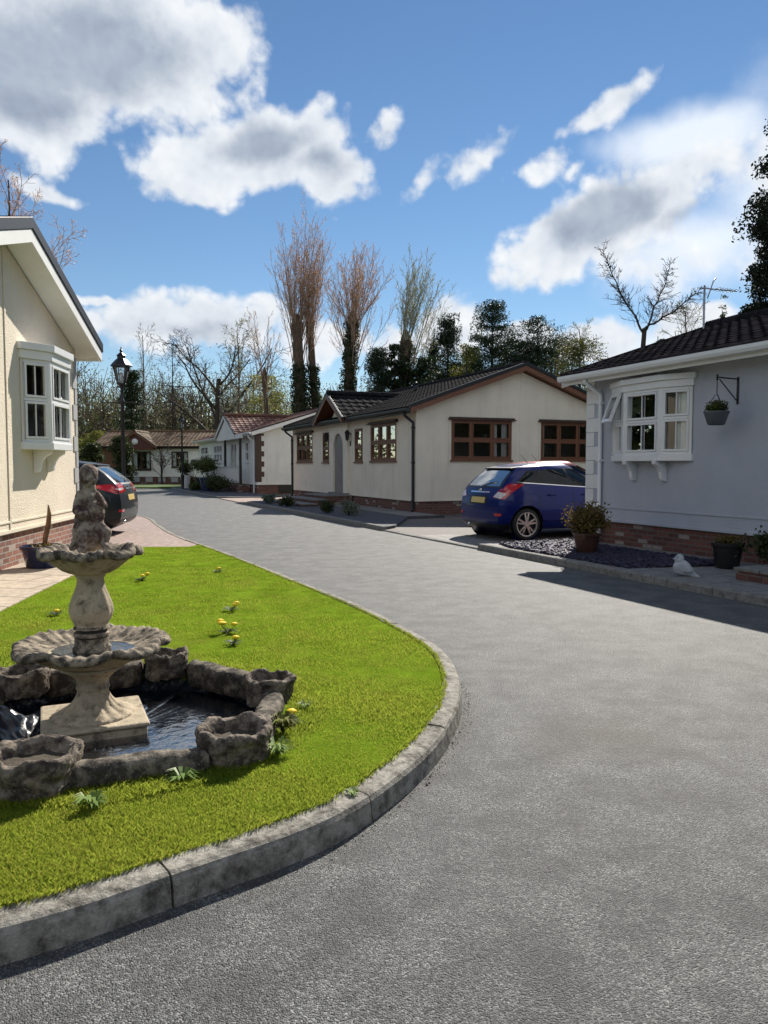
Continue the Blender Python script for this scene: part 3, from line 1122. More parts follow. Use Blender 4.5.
def kerb_grit():
    """crumbs of soil, grit and dead leaf gathered in the gutter of the kerb"""
    rng = np.random.default_rng(21)
    n = 3400
    kp = KERB_PATH
    q = rng.random(n) * (len(kp) - 2)
    i = q.astype(int)
    e = kp[i] * (1 - (q - i))[:, None] + kp[i + 1] * (q - i)[:, None]
    tn = kp[i + 1] - kp[i]
    tn /= np.linalg.norm(tn, axis=1)[:, None]
    off = np.abs(rng.normal(0, .028, n)) + .002
    e = e + np.stack([tn[:, 1], -tn[:, 0]], 1) * off[:, None]
    s = rng.uniform(.0012, .0035, n) * (1 + (rng.random(n) < .03) * 1.2)
    V = np.empty((n, 6, 3))
    dirs = np.array([[1, 0, 0], [-1, 0, 0], [0, 1, 0], [0, -1, 0], [0, 0, .7], [0, 0, -.7]])
    jit = rng.uniform(.6, 1.3, (n, 6, 1))
    V = np.stack([e[:, 0], e[:, 1], s * .5], 1)[:, None] + dirs[None] * jit * s[:, None, None]
    F = np.array([(0, 2, 4), (2, 1, 4), (1, 3, 4), (3, 0, 4), (2, 0, 5), (1, 2, 5), (3, 1, 5), (0, 3, 5)])
    F = (F[None] + (np.arange(n) * 6)[:, None, None]).reshape(-1, 3)
    o = np_mesh('kerb_grit', V.reshape(-1, 3), F, ['soil', 'kerb'], mi=np.repeat(rng.random(n) < .45, 8))
    return stuff(o, 'dark soil crumbs and grit lying in the gutter along the kerb', 'grit')


kerb_grit()
# ------------------------------------------------------------------ building parts


def lights_boxes(mb, panes, fr, u0, u1, v0, v1, cols, border=.055, sash=.04, w0=-.07, w1=.012, bar=0.0):
    """frame members and panes of one window opening; cols = [(share, [transom heights as shares])]"""
    mb.box(fr, u0, u1, v0, v0 + border, w0, w1)
    mb.box(fr, u0, u1, v1 - border, v1, w0, w1)
    mb.box(fr, u0, u0 + border, v0 + border, v1 - border, w0, w1)
    mb.box(fr, u1 - border, u1, v0 + border, v1 - border, w0, w1)
    tot = sum(c[0] for c in cols)
    iu0, iu1, iv0, iv1 = u0 + border, u1 - border, v0 + border, v1 - border
    x = iu0
    for ci, (sh, rows) in enumerate(cols):
        x2 = x + (iu1 - iu0) * sh / tot
        if ci < len(cols) - 1:
            mb.box(fr, x2 - border / 2, x2 + border / 2, iv0, iv1, w0 + .002, w1 - .002)
        ys = [iv0] + [iv0 + (iv1 - iv0) * r for r in rows] + [iv1]
        for k in range(len(ys) - 1):
            a0 = x + (border / 2 if ci else 0)
            a1 = x2 - (border / 2 if ci < len(cols) - 1 else 0)
            b0 = ys[k] + (border / 2 if k else 0)
            b1 = ys[k + 1] - (border / 2 if k < len(ys) - 2 else 0)
            if k < len(ys) - 2:
                mb.box(fr, a0, a1, ys[k + 1] - border / 2, ys[k + 1] + border / 2, w0 + .002, w1 - .002)
            s = sash
            if s:
                ww = w1 + .012
                mb.box(fr, a0 + .004, a1 - .004, b0 + .004, b0 + s, w0 + .01, ww)
                mb.box(fr, a0 + .004, a1 - .004, b1 - s, b1 - .004, w0 + .01, ww)
                mb.box(fr, a0 + .004, a0 + s, b0 + s, b1 - s, w0 + .01, ww)
                mb.box(fr, a1 - s, a1 - .004, b0 + s, b1 - s, w0 + .01, ww)
            if bar:
                m = (a0 + a1) / 2
                mb.box(fr, m - bar / 2, m + bar / 2, b0 + s, b1 - s, w0 + .03, w1 - .004)
            panes.quad(fr(a0, b0, -.03), fr(a1, b0, -.03), fr(a1, b1, -.03), fr(a0, b1, -.03))
        x = x2


def curtains(parent, fr, u0, u1, v0, v1, w, spans, seed=0):
    rng = random.Random(seed)
    for (a, b) in spans:
        mb = MB()
        ph = rng.uniform(0, 6)
        x0, x1 = u0 + (u1 - u0) * a, u0 + (u1 - u0) * b
        n = max(8, int((x1 - x0) / .03))
        mb.grid(lambda s, t: fr(x0 + (x1 - x0) * s, v0 + (v1 - v0) * t, w + .02 * math.sin(ph + (x1 - x0) * s * 55) * (1.1 - .3 * t)), n, 3)
        mb.build('curtain', 'curtain', parent, fix=False)


def window(parent, fr, u0, u1, v0, v1, cols, mat, hood=None, sill=True, spans=(), border=.055, sash=.04, bar=0.0, surround=None, seed=0, name='window'):
    mb, pn = MB(), MB()
    lights_boxes(mb, pn, fr, u0, u1, v0, v1, cols, border, sash, bar=bar)
    w = mb.build(name, mat, parent, bevel=.004)
    pn.build('pane', 'glass', w, fix=False)
    if sill:
        s = MB()
        s.box(fr, u0 - .04, u1 + .04, v0 - .055, v0 - .002, -.03, .06)
        s.build('sill', sill if isinstance(sill, str) else mat, w, bevel=.006)
    if surround:
        s = MB()
        t = .08
        for a, b, c, d in ((u0 - t, u0 - .003, v0 - t, v1), (u1 + .003, u1 + t, v0 - t, v1), (u0 - .003, u1 + .003, v0 - t, v0 - .057)):
            s.box(fr, a, b, c, d, -.01, .022)
        s.build('surround', surround, w, bevel=.005)
    if hood:
        s = MB()
        s.box(fr, u0 - .11, u1 + .11, v1 + .002, v1 + .035, -.01, .13)
        s.box(fr, u0 - .07, u1 + .07, v1 + .0365, v1 + .085, -.01, .09)
        s.build('hood', hood, w, bevel=.006)
    if spans:
        curtains(w, fr, u0, u1, v0 + .02, v1 - .02, -.16, spans, seed)
    return w


def wall_skin(mb, fr, u0, u1, v0, v1, holes, reveal=.11):
    us = sorted({u0, u1, *[h[0] for h in holes], *[h[1] for h in holes]})
    vs = sorted({v0, v1, *[h[2] for h in holes], *[h[3] for h in holes]})
    for a, b in zip(us[:-1], us[1:]):
        for c, d in zip(vs[:-1], vs[1:]):
            m, n = (a + b) / 2, (c + d) / 2
            if any(h[0] < m < h[1] and h[2] < n < h[3] for h in holes):
                continue
            mb.quad(fr(a, c), fr(b, c), fr(b, d), fr(a, d))
    for (a, b, c, d) in holes:
        r = -reveal
        mb.quad(fr(a, c), fr(a, d), fr(a, d, r), fr(a, c, r))
        mb.quad(fr(b, c), fr(b, c, r), fr(b, d, r), fr(b, d))
        mb.quad(fr(a, c), fr(a, c, r), fr(b, c, r), fr(b, c))
        mb.quad(fr(a, d), fr(b, d), fr(b, d, r), fr(a, d, r))


def tiles(mb, O, U, V, a, b, course=.33, pitch=.30, amp=.02, step=.03, seed=0):
    """interlocking roof tiles as real steps and rolls: O eave corner, U along the eave, V up the slope"""
    O, U, V = Vector(O), Vector(U), Vector(V)
    Nn = U.cross(V).normalized()
    if Nn.z < 0:
        Nn = -Nn
    rng = random.Random(seed)
    nu = max(2, int(round(a / pitch * 6)))
    nc = max(1, int(round(b / course)))
    c = b / nc
    Vs, F = [], []
    for i in range(nc):
        for r in (0, 1):
            for k in range(nu + 1):
                u = a * k / nu
                ph = (u / pitch) % 1.0
                roll = amp * max(0.0, math.sin(PI * min(1, ph / .55))) if ph < .55 else 0.0
                jig = .004 * math.sin(int(u / pitch) * 12.9 + i * 7.7)
                h = (step if r == 0 else .004) + roll + jig
                Vs.append(O + U * u + V * (c * (i + r)) + Nn * h)
    w = nu + 1
    for i in range(2 * nc - 1):
        for k in range(nu):
            F.append((i * w + k, i * w + k + 1, (i + 1) * w + k + 1, (i + 1) * w + k))
    mb.add(Vs, F)
    # butt of the lowest course
    k0 = len(mb.v)
    low = [O + U * (a * k / nu) - Nn * .02 for k in range(nu + 1)]
    mb.v.extend([tuple(p) for p in low])
    base = k0 - len(Vs)
    for k in range(nu):
        mb.f.append((k0 + k, k0 + k + 1, base + k + 1, base + k))
        mb.mi.append(0)
        mb.sm.append(False)


def ridge_caps(parent, p0, p1, mat, r=.11, name='ridge_cap'):
    p0, p1 = Vector(p0), Vector(p1)
    d = p1 - p0
    n = max(1, int(d.length / .42))
    mb = MB()
    side = d.cross(Vector((0, 0, 1))).normalized()
    for i in range(n):
        a, b = p0 + d * (i / n), p0 + d * ((i + .97) / n)
        pr = [(-1.15, -.55), (-.9, .15), (-.45, .62), (0, .75), (.45, .62), (.9, .15), (1.15, -.55)]
        V = [q + side * x * r + Vector((0, 0, z * r + (.012 if j == 0 else 0))) for j, q in enumerate((a, b)) for x, z in pr]
        mb.add(V, [(k, k + 1, k + 8, k + 7) for k in range(6)] + [tuple(range(7)), tuple(range(7, 14))])
    return mb.build(name, mat, parent)


def gutter_run(parent, p0, p1, out, mat, r=.06):
    """half-round gutter hung on a fascia; out = outward direction"""
    p0, p1, out = Vector(p0), Vector(p1), Vector(out)
    mb = MB()
    pr = [(0, .03), (0, -.03), (.02, -.062), (.06, -.078), (.1, -.062), (.122, -.02), (.122, .028), (.114, .028), (.112, -.015), (.09, -.05), (.06, -.062), (.03, -.05), (.012, -.02), (.012, .03)]
    n = len(pr)
    V = [q + out * x + Vector((0, 0, z)) for q in (p0, p1) for x, z in pr]
    F = [(i, (i + 1) % n, n + (i + 1) % n, n + i) for i in range(n)] + [tuple(range(n))[::-1], tuple(range(n, 2 * n))]
    mb.add(V, F)
    return mb.build('gutter', mat, parent)


def downpipe(parent, fr, u, vtop, vbot, gut_w, mat, r=.036, shoe=True):
    mb = MB()
    pts = [fr(u, vtop, gut_w), fr(u, vtop - .1, gut_w), fr(u, vtop - .3, .055), fr(u, vtop - .42, .055), fr(u, vbot + .1, .055)]
    if shoe:
        pts += [fr(u, vbot + .03, .09)]
    mb.tube(pts, r, 10)
    for v in (vtop - .45, (vtop + vbot) / 2, vbot + .35):
        mb.box(fr, u - .05, u + .05, v - .02, v + .02, 0.001, .1)
    return mb.build('downpipe', mat, parent)


def gable_house(root, W, L, zp, He, slope, ovx, ovy, m, front_holes=(), gable_holes=(), ledge=None, tile=('tile_black', .33, .30), seed=0, far_verge=True):
    """walls, plinth, roof and its trim; front wall x = 0, near gable y = 0, ridge along y. m: materials by key"""
    FW = Fr((0, 0, 0), (0, 1, 0), (0, 0, 1), (-1, 0, 0))          # u = y
    GW = Fr((0, 0, 0), (1, 0, 0), (0, 0, 1), (0, -1, 0))          # u = x
    BW = Fr((W, 0, 0), (0, 1, 0), (0, 0, 1), (1, 0, 0))
    EW = Fr((0, L, 0), (1, 0, 0), (0, 0, 1), (0, 1, 0))
    zr = He + slope * W / 2
    mb = MB()
    wall_skin(mb, FW, 0, L, zp, He, list(front_holes))
    wall_skin(mb, GW, 0, W, zp, He, list(gable_holes))
    mb.quad(BW(0, zp), BW(L, zp), BW(L, He), BW(0, He))
    mb.quad(EW(0, zp), EW(W, zp), EW(W, He), EW(0, He))
    for g in (GW, EW):
        mb.add([g(0, He), g(W, He), g(W / 2, zr)], [(0, 1, 2)])
    for g, a in ((FW, L), (GW, W), (BW, L), (EW, W)):               # drip edge over the brickwork
        mb.box(g, -.02, a + .02, zp - .03, zp + .012, -.02, .022)
    wall = mb.build('wall', m['wall'], root, fix=False)
    if ledge:
        mb = MB()
        for g, a in ((FW, L), (GW, W)):
            mb.box(g, 0, a, ledge, ledge + .03, .001, .014)
        mb.build('string_course', m['wall'], root, bevel=.004)
    mb = MB()
    for g, a in ((FW, L), (GW, W), (BW, L), (EW, W)):
        mb.quad(g(.03, -.1, -.03), g(a - .03, -.1, -.03), g(a - .03, zp - .02, -.03), g(.03, zp - .02, -.03))
    mb.build('plinth', m['plinth'], root, fix=False)
    mb = MB()
    c = .115
    mb.add([(c, c, zp + .02), (W - c, c, zp + .02), (W - c, L - c, zp + .02), (c, L - c, zp + .02)], [(0, 1, 2, 3)])
    mb.add([(c, c, He - .03), (W - c, c, He - .03), (W - c, L - c, He - .03), (c, L - c, He - .03)], [(3, 2, 1, 0)])
    for y in (3.2, 6.4, 9.6):
        if y < L - 1:
            mb.quad((c, y, zp), (W - c, y, zp), (W - c, y, He), (c, y, He))
    mb.build('room_lining', 'inner', root, fix=False)
    # roof
    t = .13
    ze = He - slope * ovx + .03                                     # underside at the eave edge
    hyp = math.hypot(W / 2 + ovx, slope * (W / 2 + ovx))
    up = Vector((W / 2 + ovx, 0, slope * (W / 2 + ovx))) / hyp
    dn = Vector((-(W / 2 + ovx), 0, slope * (W / 2 + ovx))) / hyp
    mb = MB()
    y0, y1 = -ovy, L + ovy
    prof = [(-ovx, ze), (W / 2, ze + slope * (W / 2 + ovx)), (W + ovx, ze), (W + ovx, ze + t), (W / 2, ze + t + slope * (W / 2 + ovx)), (-ovx, ze + t)]
    fp = Fr((0, y0 + .03, 0), (1, 0, 0), (0, 0, 1), (0, 1, 0))
    deck = MB()
    deck.prism(fp, prof, 0, y1 - y0 - .06)
    top = MB()
    tiles(top, (-ovx - .03, y0, ze + t + .004), (0, 1, 0), up, y1 - y0, hyp + .03, tile[1], tile[2], seed=seed)
    tiles(top, (W + ovx + .03, y0, ze + t + .004), (0, 1, 0), dn, y1 - y0, hyp + .03, tile[1], tile[2], seed=seed + 1)
    roof = top.build('roof', tile[0], root, fix=False)
    deck.build('soffit', m['soffit'], roof)
    zt = ze + t + slope * (W / 2 + ovx)
    ridge_caps(roof, (W / 2, y0, zt + .06), (W / 2, y1, zt + .06), tile[0])
    # barge boards and verge strips on both gables
    for yy, s in ((y0, -1), (y1, 1)):
        b = MB()
        f2 = Fr((0, yy, 0), (1, 0, 0), (0, 0, 1), (0, s, 0))
        bt = m.get('barge_h', .19)
        zz = ze + t - .01
        for sgn in (1, -1):
            x0 = -ovx - .02 if sgn == 1 else W + ovx + .02
            ends = [(x0, zz - slope * .02), (W / 2, zz + slope * (W / 2 + ovx))]
            b.prism(f2, [ends[0], ends[1], (ends[1][0], ends[1][1] - bt), (ends[0][0], ends[0][1] - bt)], -.03, .012)
        b.build('barge_board', m['barge'], root, bevel=.004)
        v = MB()
        vt = m.get('verge_h', .10)
        for sgn in (1, -1):
            x0 = -ovx - .05 if sgn == 1 else W + ovx + .05
            ends = [(x0, zz - slope * .05 + .004), (W / 2, zz + slope * (W / 2 + ovx) + .004)]
            v.prism(f2, [ends[0], ends[1], (ends[1][0], ends[1][1] + vt), (ends[0][0], ends[0][1] + vt)], -.05, .03)
        v.build('verge_strip', m['verge'], root, bevel=.006)
    # fascia and gutter along both eaves
    fa = MB()
    fa.box(WORLD, -ovx - .025, -ovx - .002, y0 + .04, y1 - .04, ze - .05, ze + t - .01)
    fa.box(WORLD, W + ovx + .002, W + ovx + .025, y0 + .04, y1 - .04, ze - .05, ze + t - .01)
    fa.build('fascia', m['fascia'], root, bevel=.004)
    gutter_run(root, (-ovx - .026, y0 + .02, ze + t - .05), (-ovx - .026, y1 - .02, ze + t - .05), (-1, 0, 0), m['gutter'])
    gutter_run(root, (W + ovx + .026, y0 + .02, ze + t - .05), (W + ovx + .026, y1 - .02, ze + t - .05), (1, 0, 0), m['gutter'])
    return dict(FW=FW, GW=GW, BW=BW, EW=EW, ze=ze, t=t, zr=zr, up=up, hyp=hyp, roof=roof)


def porch_gable(root, H, yc, hw, proj, slope, m, tile, W, ovx, wall_mat, tri_mat=None, drop=0.0):
    """a small cross gable over the door, its ridge running back into the main roof"""
    zt = H['ze'] + H['t'] + .02 + drop
    zr = zt + slope * hw
    ms = (H['zr'] - (H['ze'])) / (W / 2 + ovx) if True else 0
    xb = min(W / 2, (zr - H['ze'] - H['t']) / .34 + .3)
    x0 = -ovx - proj
    hyp = math.hypot(hw + .1, slope * (hw + .1))
    a = Vector((0, hw + .1, slope * (hw + .1))) / hyp
    b = Vector((0, -(hw + .1), slope * (hw + .1))) / hyp
    top = MB()
    z0 = zr - slope * (hw + .1)
    tiles(top, (x0, yc - hw - .1, z0), (1, 0, 0), a, xb - x0, hyp, tile[1], tile[2])
    tiles(top, (x0, yc + hw + .1, z0), (1, 0, 0), b, xb - x0, hyp, tile[1], tile[2])
    r = top.build('porch_roof', tile[0], root, fix=False)
    ridge_caps(r, (x0, yc, zr + .06), (xb, yc, zr + .06), tile[0])
    s = MB()
    f = Fr((x0 + .02, 0, 0), (0, 1, 0), (0, 0, 1), (1, 0, 0))
    tt = .1
    s.prism(f, [(yc - hw - .08, z0 - .012), (yc, zr - .02), (yc + hw + .08, z0 - .012), (yc + hw + .08, z0 - tt), (yc, zr - tt - .03), (yc - hw - .08, z0 - tt)], 0, .75 + proj)
    s.build('soffit', m['soffit'], r)
    bb = MB()
    bt = .17
    for sg in (1, -1):
        bb.prism(Fr((x0, 0, 0), (0, 1, 0), (0, 0, 1), (-1, 0, 0)), [(yc + sg * (hw + .1), z0 - .005), (yc, zr - .002), (yc, zr - bt), (yc + sg * (hw + .1), z0 - bt)], 0, .035)
    bb.build('barge_board', m['barge'], r, bevel=.004)
    vv = MB()
    for sg in (1, -1):
        vv.prism(Fr((x0, 0, 0), (0, 1, 0), (0, 0, 1), (-1, 0, 0)), [(yc + sg * (hw + .14), z0 - .02), (yc, zr + .0), (yc, zr + .07), (yc + sg * (hw + .14), z0 + .05)], -.03, .045)
    vv.build('verge_strip', m['verge'], r, bevel=.004)
    return dict(z0=z0, zr=zr, x0=x0)


def bay_window(root, fr, u0, u1, v0, v1, depth, run, mat, specs, head=.17, brackets=2, spans=(), open_top=None, seed=0):
    A, B, Cc, Dd = (u0, 0), (u0 + run, depth), (u1 - run, depth), (u1, 0)
    facets = [(A, B), (B, Cc), (Cc, Dd)]
    mb, pn = MB(), MB()
    for (p, q), cols in zip(facets, specs):
        P = fr(p[0], 0, p[1])
        Q = fr(q[0], 0, q[1])
        U = (Q - P)
        ln = U.length
        U = U / ln
        Wn = U.cross(Vector((0, 0, 1)))
        if Wn.dot(fr.W) < 0:
            Wn = -Wn
        f = Fr(P, U, (0, 0, 1), Wn)
        lights_boxes(mb, pn, f, .012, ln - .012, v0, v1, cols, .045, .035, -.05, .01, bar=.016)
    for p in (B, Cc):
        mb.tube([fr(p[0], v0, p[1] - .02), fr(p[0], v1, p[1] - .02)], .035, 8)
    b = mb.build('bay_window', mat, root, bevel=.004)
    pn.build('pane', 'glass', b, fix=False)

    def ring(o, lo, hi, name, nb=.006):
        s = MB()
        f3 = Fr(fr(0, 0, 0), fr.U, fr.W, (0, 0, 1))
        s.prism(f3, [(u0 - o, -.02), (u0 - o, .03 + o * .3), (u0 + run - o * .3, depth + o), (u1 - run + o * .3, depth + o), (u1 + o, .03 + o * .3), (u1 + o, -.02)], lo, hi)
        return s
    h = ring(.035, v1 + .001, v1 + head * .55, 'pelmet')
    h2 = ring(.075, v1 + head * .552, v1 + head, 'pelmet')
    h.v, h.f, h.mi, h.sm = h.v + h2.v, h.f + [tuple(i + len(h.v) for i in f) for f in h2.f], h.mi + h2.mi, h.sm + h2.sm
    h.build('pelmet', mat, b, bevel=.006)
    ring(.03, v0 - .1, v0 - .001, 'sill').build('sill', mat, b, bevel=.008)
    for k in range(brackets):
        u = u0 + (u1 - u0) * ((k + .8) / (brackets + .6))
        s = MB()
        s.prism(Fr(fr(u - .035, v0 - .1, 0), fr.W, (0, 0, 1), fr.U), [(0.002, -.001), (.26, -.001), (.25, -.05), (.17, -.1), (.12, -.17), (.1, -.27), (.08, -.31), (0.002, -.33)], 0, .075)
        s.build('bracket', mat, b, bevel=.006)
    if spans:
        curtains(b, fr, u0, u1, v0 + .02, v1 - .02, .03, spans, seed)
    return b


def quoins(root, FW_side, GW_side, corner_u_front, corner_u_gable, z0, z1, mat, long=.3, short=.17, h=.27, fdir=1, gdir=1, extra=None):
    """corner stones wrapping both faces of a corner: alternate long and short"""
    mb = MB()
    k, z = 0, z0
    while z < z1 - .05:
        zz = min(z + h, z1)
        a, b = (long, short) if k % 2 == 0 else (short, long)
        u = corner_u_front
        mb.box(FW_side, min(u, u + fdir * a) - (.014 if fdir > 0 else 0), max(u, u + fdir * a) + (.014 if fdir < 0 else 0), z + .004, zz - .004, .001, .016)
        u = corner_u_gable
        if GW_side is not None:
            mb.box(GW_side, min(u, u + gdir * b), max(u, u + gdir * b), z + .004, zz - .004, .001, .0155)
        z = zz
        k += 1
    return mb.build('quoin', mat, root, bevel=.004)


# ------------------------------------------------------------------ left: cream park home
def left_house():
    W, L = 6.26, 11.0
    o = Vector((-5.25, 13.2, .10)) + W * Vector((.1063, -.9943, 0))
    root = thing('park_home', 'cream rendered park home with white bay window beside the front lawn', 'house', o, R(90 + 6.1))
    m = dict(wall='cream', plinth='brick', soffit='white_matt', barge='white_matt', barge_h=.17, verge='black', verge_h=.15, fascia='white_matt', gutter='black')
    bu0, bu1, bv0, bv1 = 3.62, 5.16, 1.68, 2.82
    H = gable_house(root, W, L, .50, 3.27, .315, .27, .36, m, (), [(bu0 + .04, bu1 - .04, bv0, bv1)], ledge=.60, seed=2)
    bay_window(root, H['GW'], bu0, bu1, bv0, bv1, .30, .33, 'white', [[(1, [.52])], [(1, [.52])], [(1, [.52])]], head=.22, spans=[(0, .1)], seed=3)
    s = MB()
    s.box(H['GW'], W / 2 - .03, W / 2 + .03, .51, H['zr'] - .04, .001, .014)
    s.build('joint_strip', 'cream', root, bevel=.004)
    s = MB()
    s.box(H['GW'], 1.0, 1.06, .51, 3.3, .001, .014)
    s.build('joint_strip', 'cream', root, bevel=.004)
    quoins(root, H['GW'], None, W, 0, .53, 3.2, 'grey_quoin', .22, .11, .265, fdir=-1)
    downpipe(root, Fr((W, 0, 0), (0, 1, 0), (0, 0, 1), (1, 0, 0)), .2, 3.2, 0, .3, 'black')
    # small canopy with black gutter over the side door
    c = MB()
    c.box(WORLD, W + .01, W + 1.0, 1.2, 3.2, 2.32, 2.5)
    cn = c.build('door_canopy', 'white_matt', root, bevel=.01)
    c = MB()
    c.box(WORLD, W + .01, W + 1.06, 1.14, 3.26, 2.502, 2.58)
    c.tube([(W + 1.06, 1.1, 2.5), (W + 1.06, 3.3, 2.5)], .055, 8)
    c.build('gutter', 'black', cn, bevel=.006)
    return root


left_house()


def window_dog():
    """a small tan dog looking out between the panes of the bay"""
    mb = MB()
    mb.ball((0, 0, .12), .1, 14, sq=(1, .8, 1.3))
    mb.ball((0, -.03, .3), .07, 14, sq=(1, 1, 1.05))
    mb.ball((0, -.10, .28), .035, 10, sq=(1, 1.4, .8))
    for s in (-1, 1):
        mb.ball((s * .06, -.01, .31), .03, 8, sq=(.6, .9, 1.5))
        mb.tube([(s * .05, -.06, .14), (s * .05, -.09, .0)], [.03, .022], 8)
    mb.tube([(0, .05, .03), (.09, .1, .01), (.13, .02, .01)], [.022, .018, .01], 8)
    o = mb.build('dog', 'clay', fix=False)
    rm = o.modifiers.new('fuse', 'REMESH')
    rm.mode = 'VOXEL'
    rm.voxel_size = .009
    rm.use_smooth_shade = True
    for s in (-1, 1):
        e = MB()
        e.ball((s * .025, -.092, .32), .009, 8)
        e.build('eye', 'black', o, fix=False)
    n = MB()
    n.ball((0, -.148, .285), .012, 8)
    n.build('nose', 'black', o, fix=False)
    lh = bpy.data.objects['park_home']
    o.location = lh.matrix_basis @ Vector((4.12, -.14, 1.70))
    o.rotation_euler = (0, 0, lh.rotation_euler.z - R(20))
    return tag(o, 'small tan dog sitting inside the bay window of the cream park home', 'dog')


window_dog()


# ------------------------------------------------------------------ right: lilac grey park home
def right_house():
    W, L = 6.2, 11.0
    y_far = 1.8
    x_w = 2.15
    root = thing('park_home', 'lilac grey park home with white bow window and white quoins', 'house', RK(x_w, y_far - L, .098), TH)
    m = dict(wall='lilac', plinth='brick_dark', soffit='white_matt', barge='white_matt', verge='tile_dark', verge_h=.07, fascia='white_matt', gutter='white')
    yy = lambda y: y - (y_far - L)
    bu0, bu1 = yy(-.70), yy(1.07)
    H = gable_house(root, W, L, .42, 2.92, .32, .34, .28, m, [(bu0 + .05, bu1 - .05, 1.43, 2.56), (.5, 2.2, 1.4, 2.5)], (), ledge=.62, tile=('tile_dark', .25, .21), seed=4)
    b = bay_window(root, H['FW'], bu0, bu1, 1.53, 2.56, .20, .48, 'white', [[(1, [.55])], [(1, [.52])], [(1, [.52])]], head=.2,
                   spans=[(.0, .2), (.3, .42), (.6, .75), (.86, 1.0)], seed=5)
    # the far top light stands open, hinged at its head
    s, p = MB(), MB()
    f0 = H['FW']
    P = f0(bu1, 0, .0)
    Q = f0(bu1 - .48, 0, .20)
    U = (Q - P).normalized()
    Wn = U.cross(Vector((0, 0, 1)))
    Wn = Wn if Wn.dot(f0.W) > 0 else -Wn
    tl = R(20)
    Vd = Vector((0, 0, 1)) * math.cos(tl) - Wn * math.sin(tl)
    f = Fr(P + Vector((0, 0, 2.545)) + Wn * .03, U, Vd, Wn * math.cos(tl) + Vector((0, 0, 1)) * math.sin(tl))
    for a, c_, d, e in ((.03, .47, -.5, -.445), (.03, .47, -.055, 0), (.03, .085, -.445, -.055), (.415, .47, -.445, -.055)):
        s.box(f, a, c_, d, e, 0, .045)
    p.quad(f(.08, -.45, .02), f(.42, -.45, .02), f(.42, -.05, .02), f(.08, -.05, .02))
    so = s.build('open_sash', 'white', b, bevel=.004)
    p.build('pane', 'glass', b, fix=False)
    window(root, H['FW'], .5, 2.2, 1.4, 2.5, [(1, [.6]), (1, [.6])], 'white', spans=[(0, .2), (.8, 1)])
    quoins(root, H['FW'], H['EW'], L, 0, .45, 2.86, 'white_matt', .37, .21, .25, fdir=-1)
    downpipe(root, H['FW'], L - .425, 2.9, .0, .40, 'white')
    d = MB()
    d.box(H['FW'], 3.8, 4.7, .435, 2.4, .023, .04)
    d.box(H['FW'], 3.74, 3.8, .435, 2.46, .001, .05)
    d.box(H['FW'], 4.7, 4.76, .435, 2.46, .001, .05)
    d.box(H['FW'], 3.8, 4.7, 2.401, 2.46, .001, .05)
    dr = d.build('door', 'white', root, bevel=.004)
    return root, H


right_root, RH = right_house()


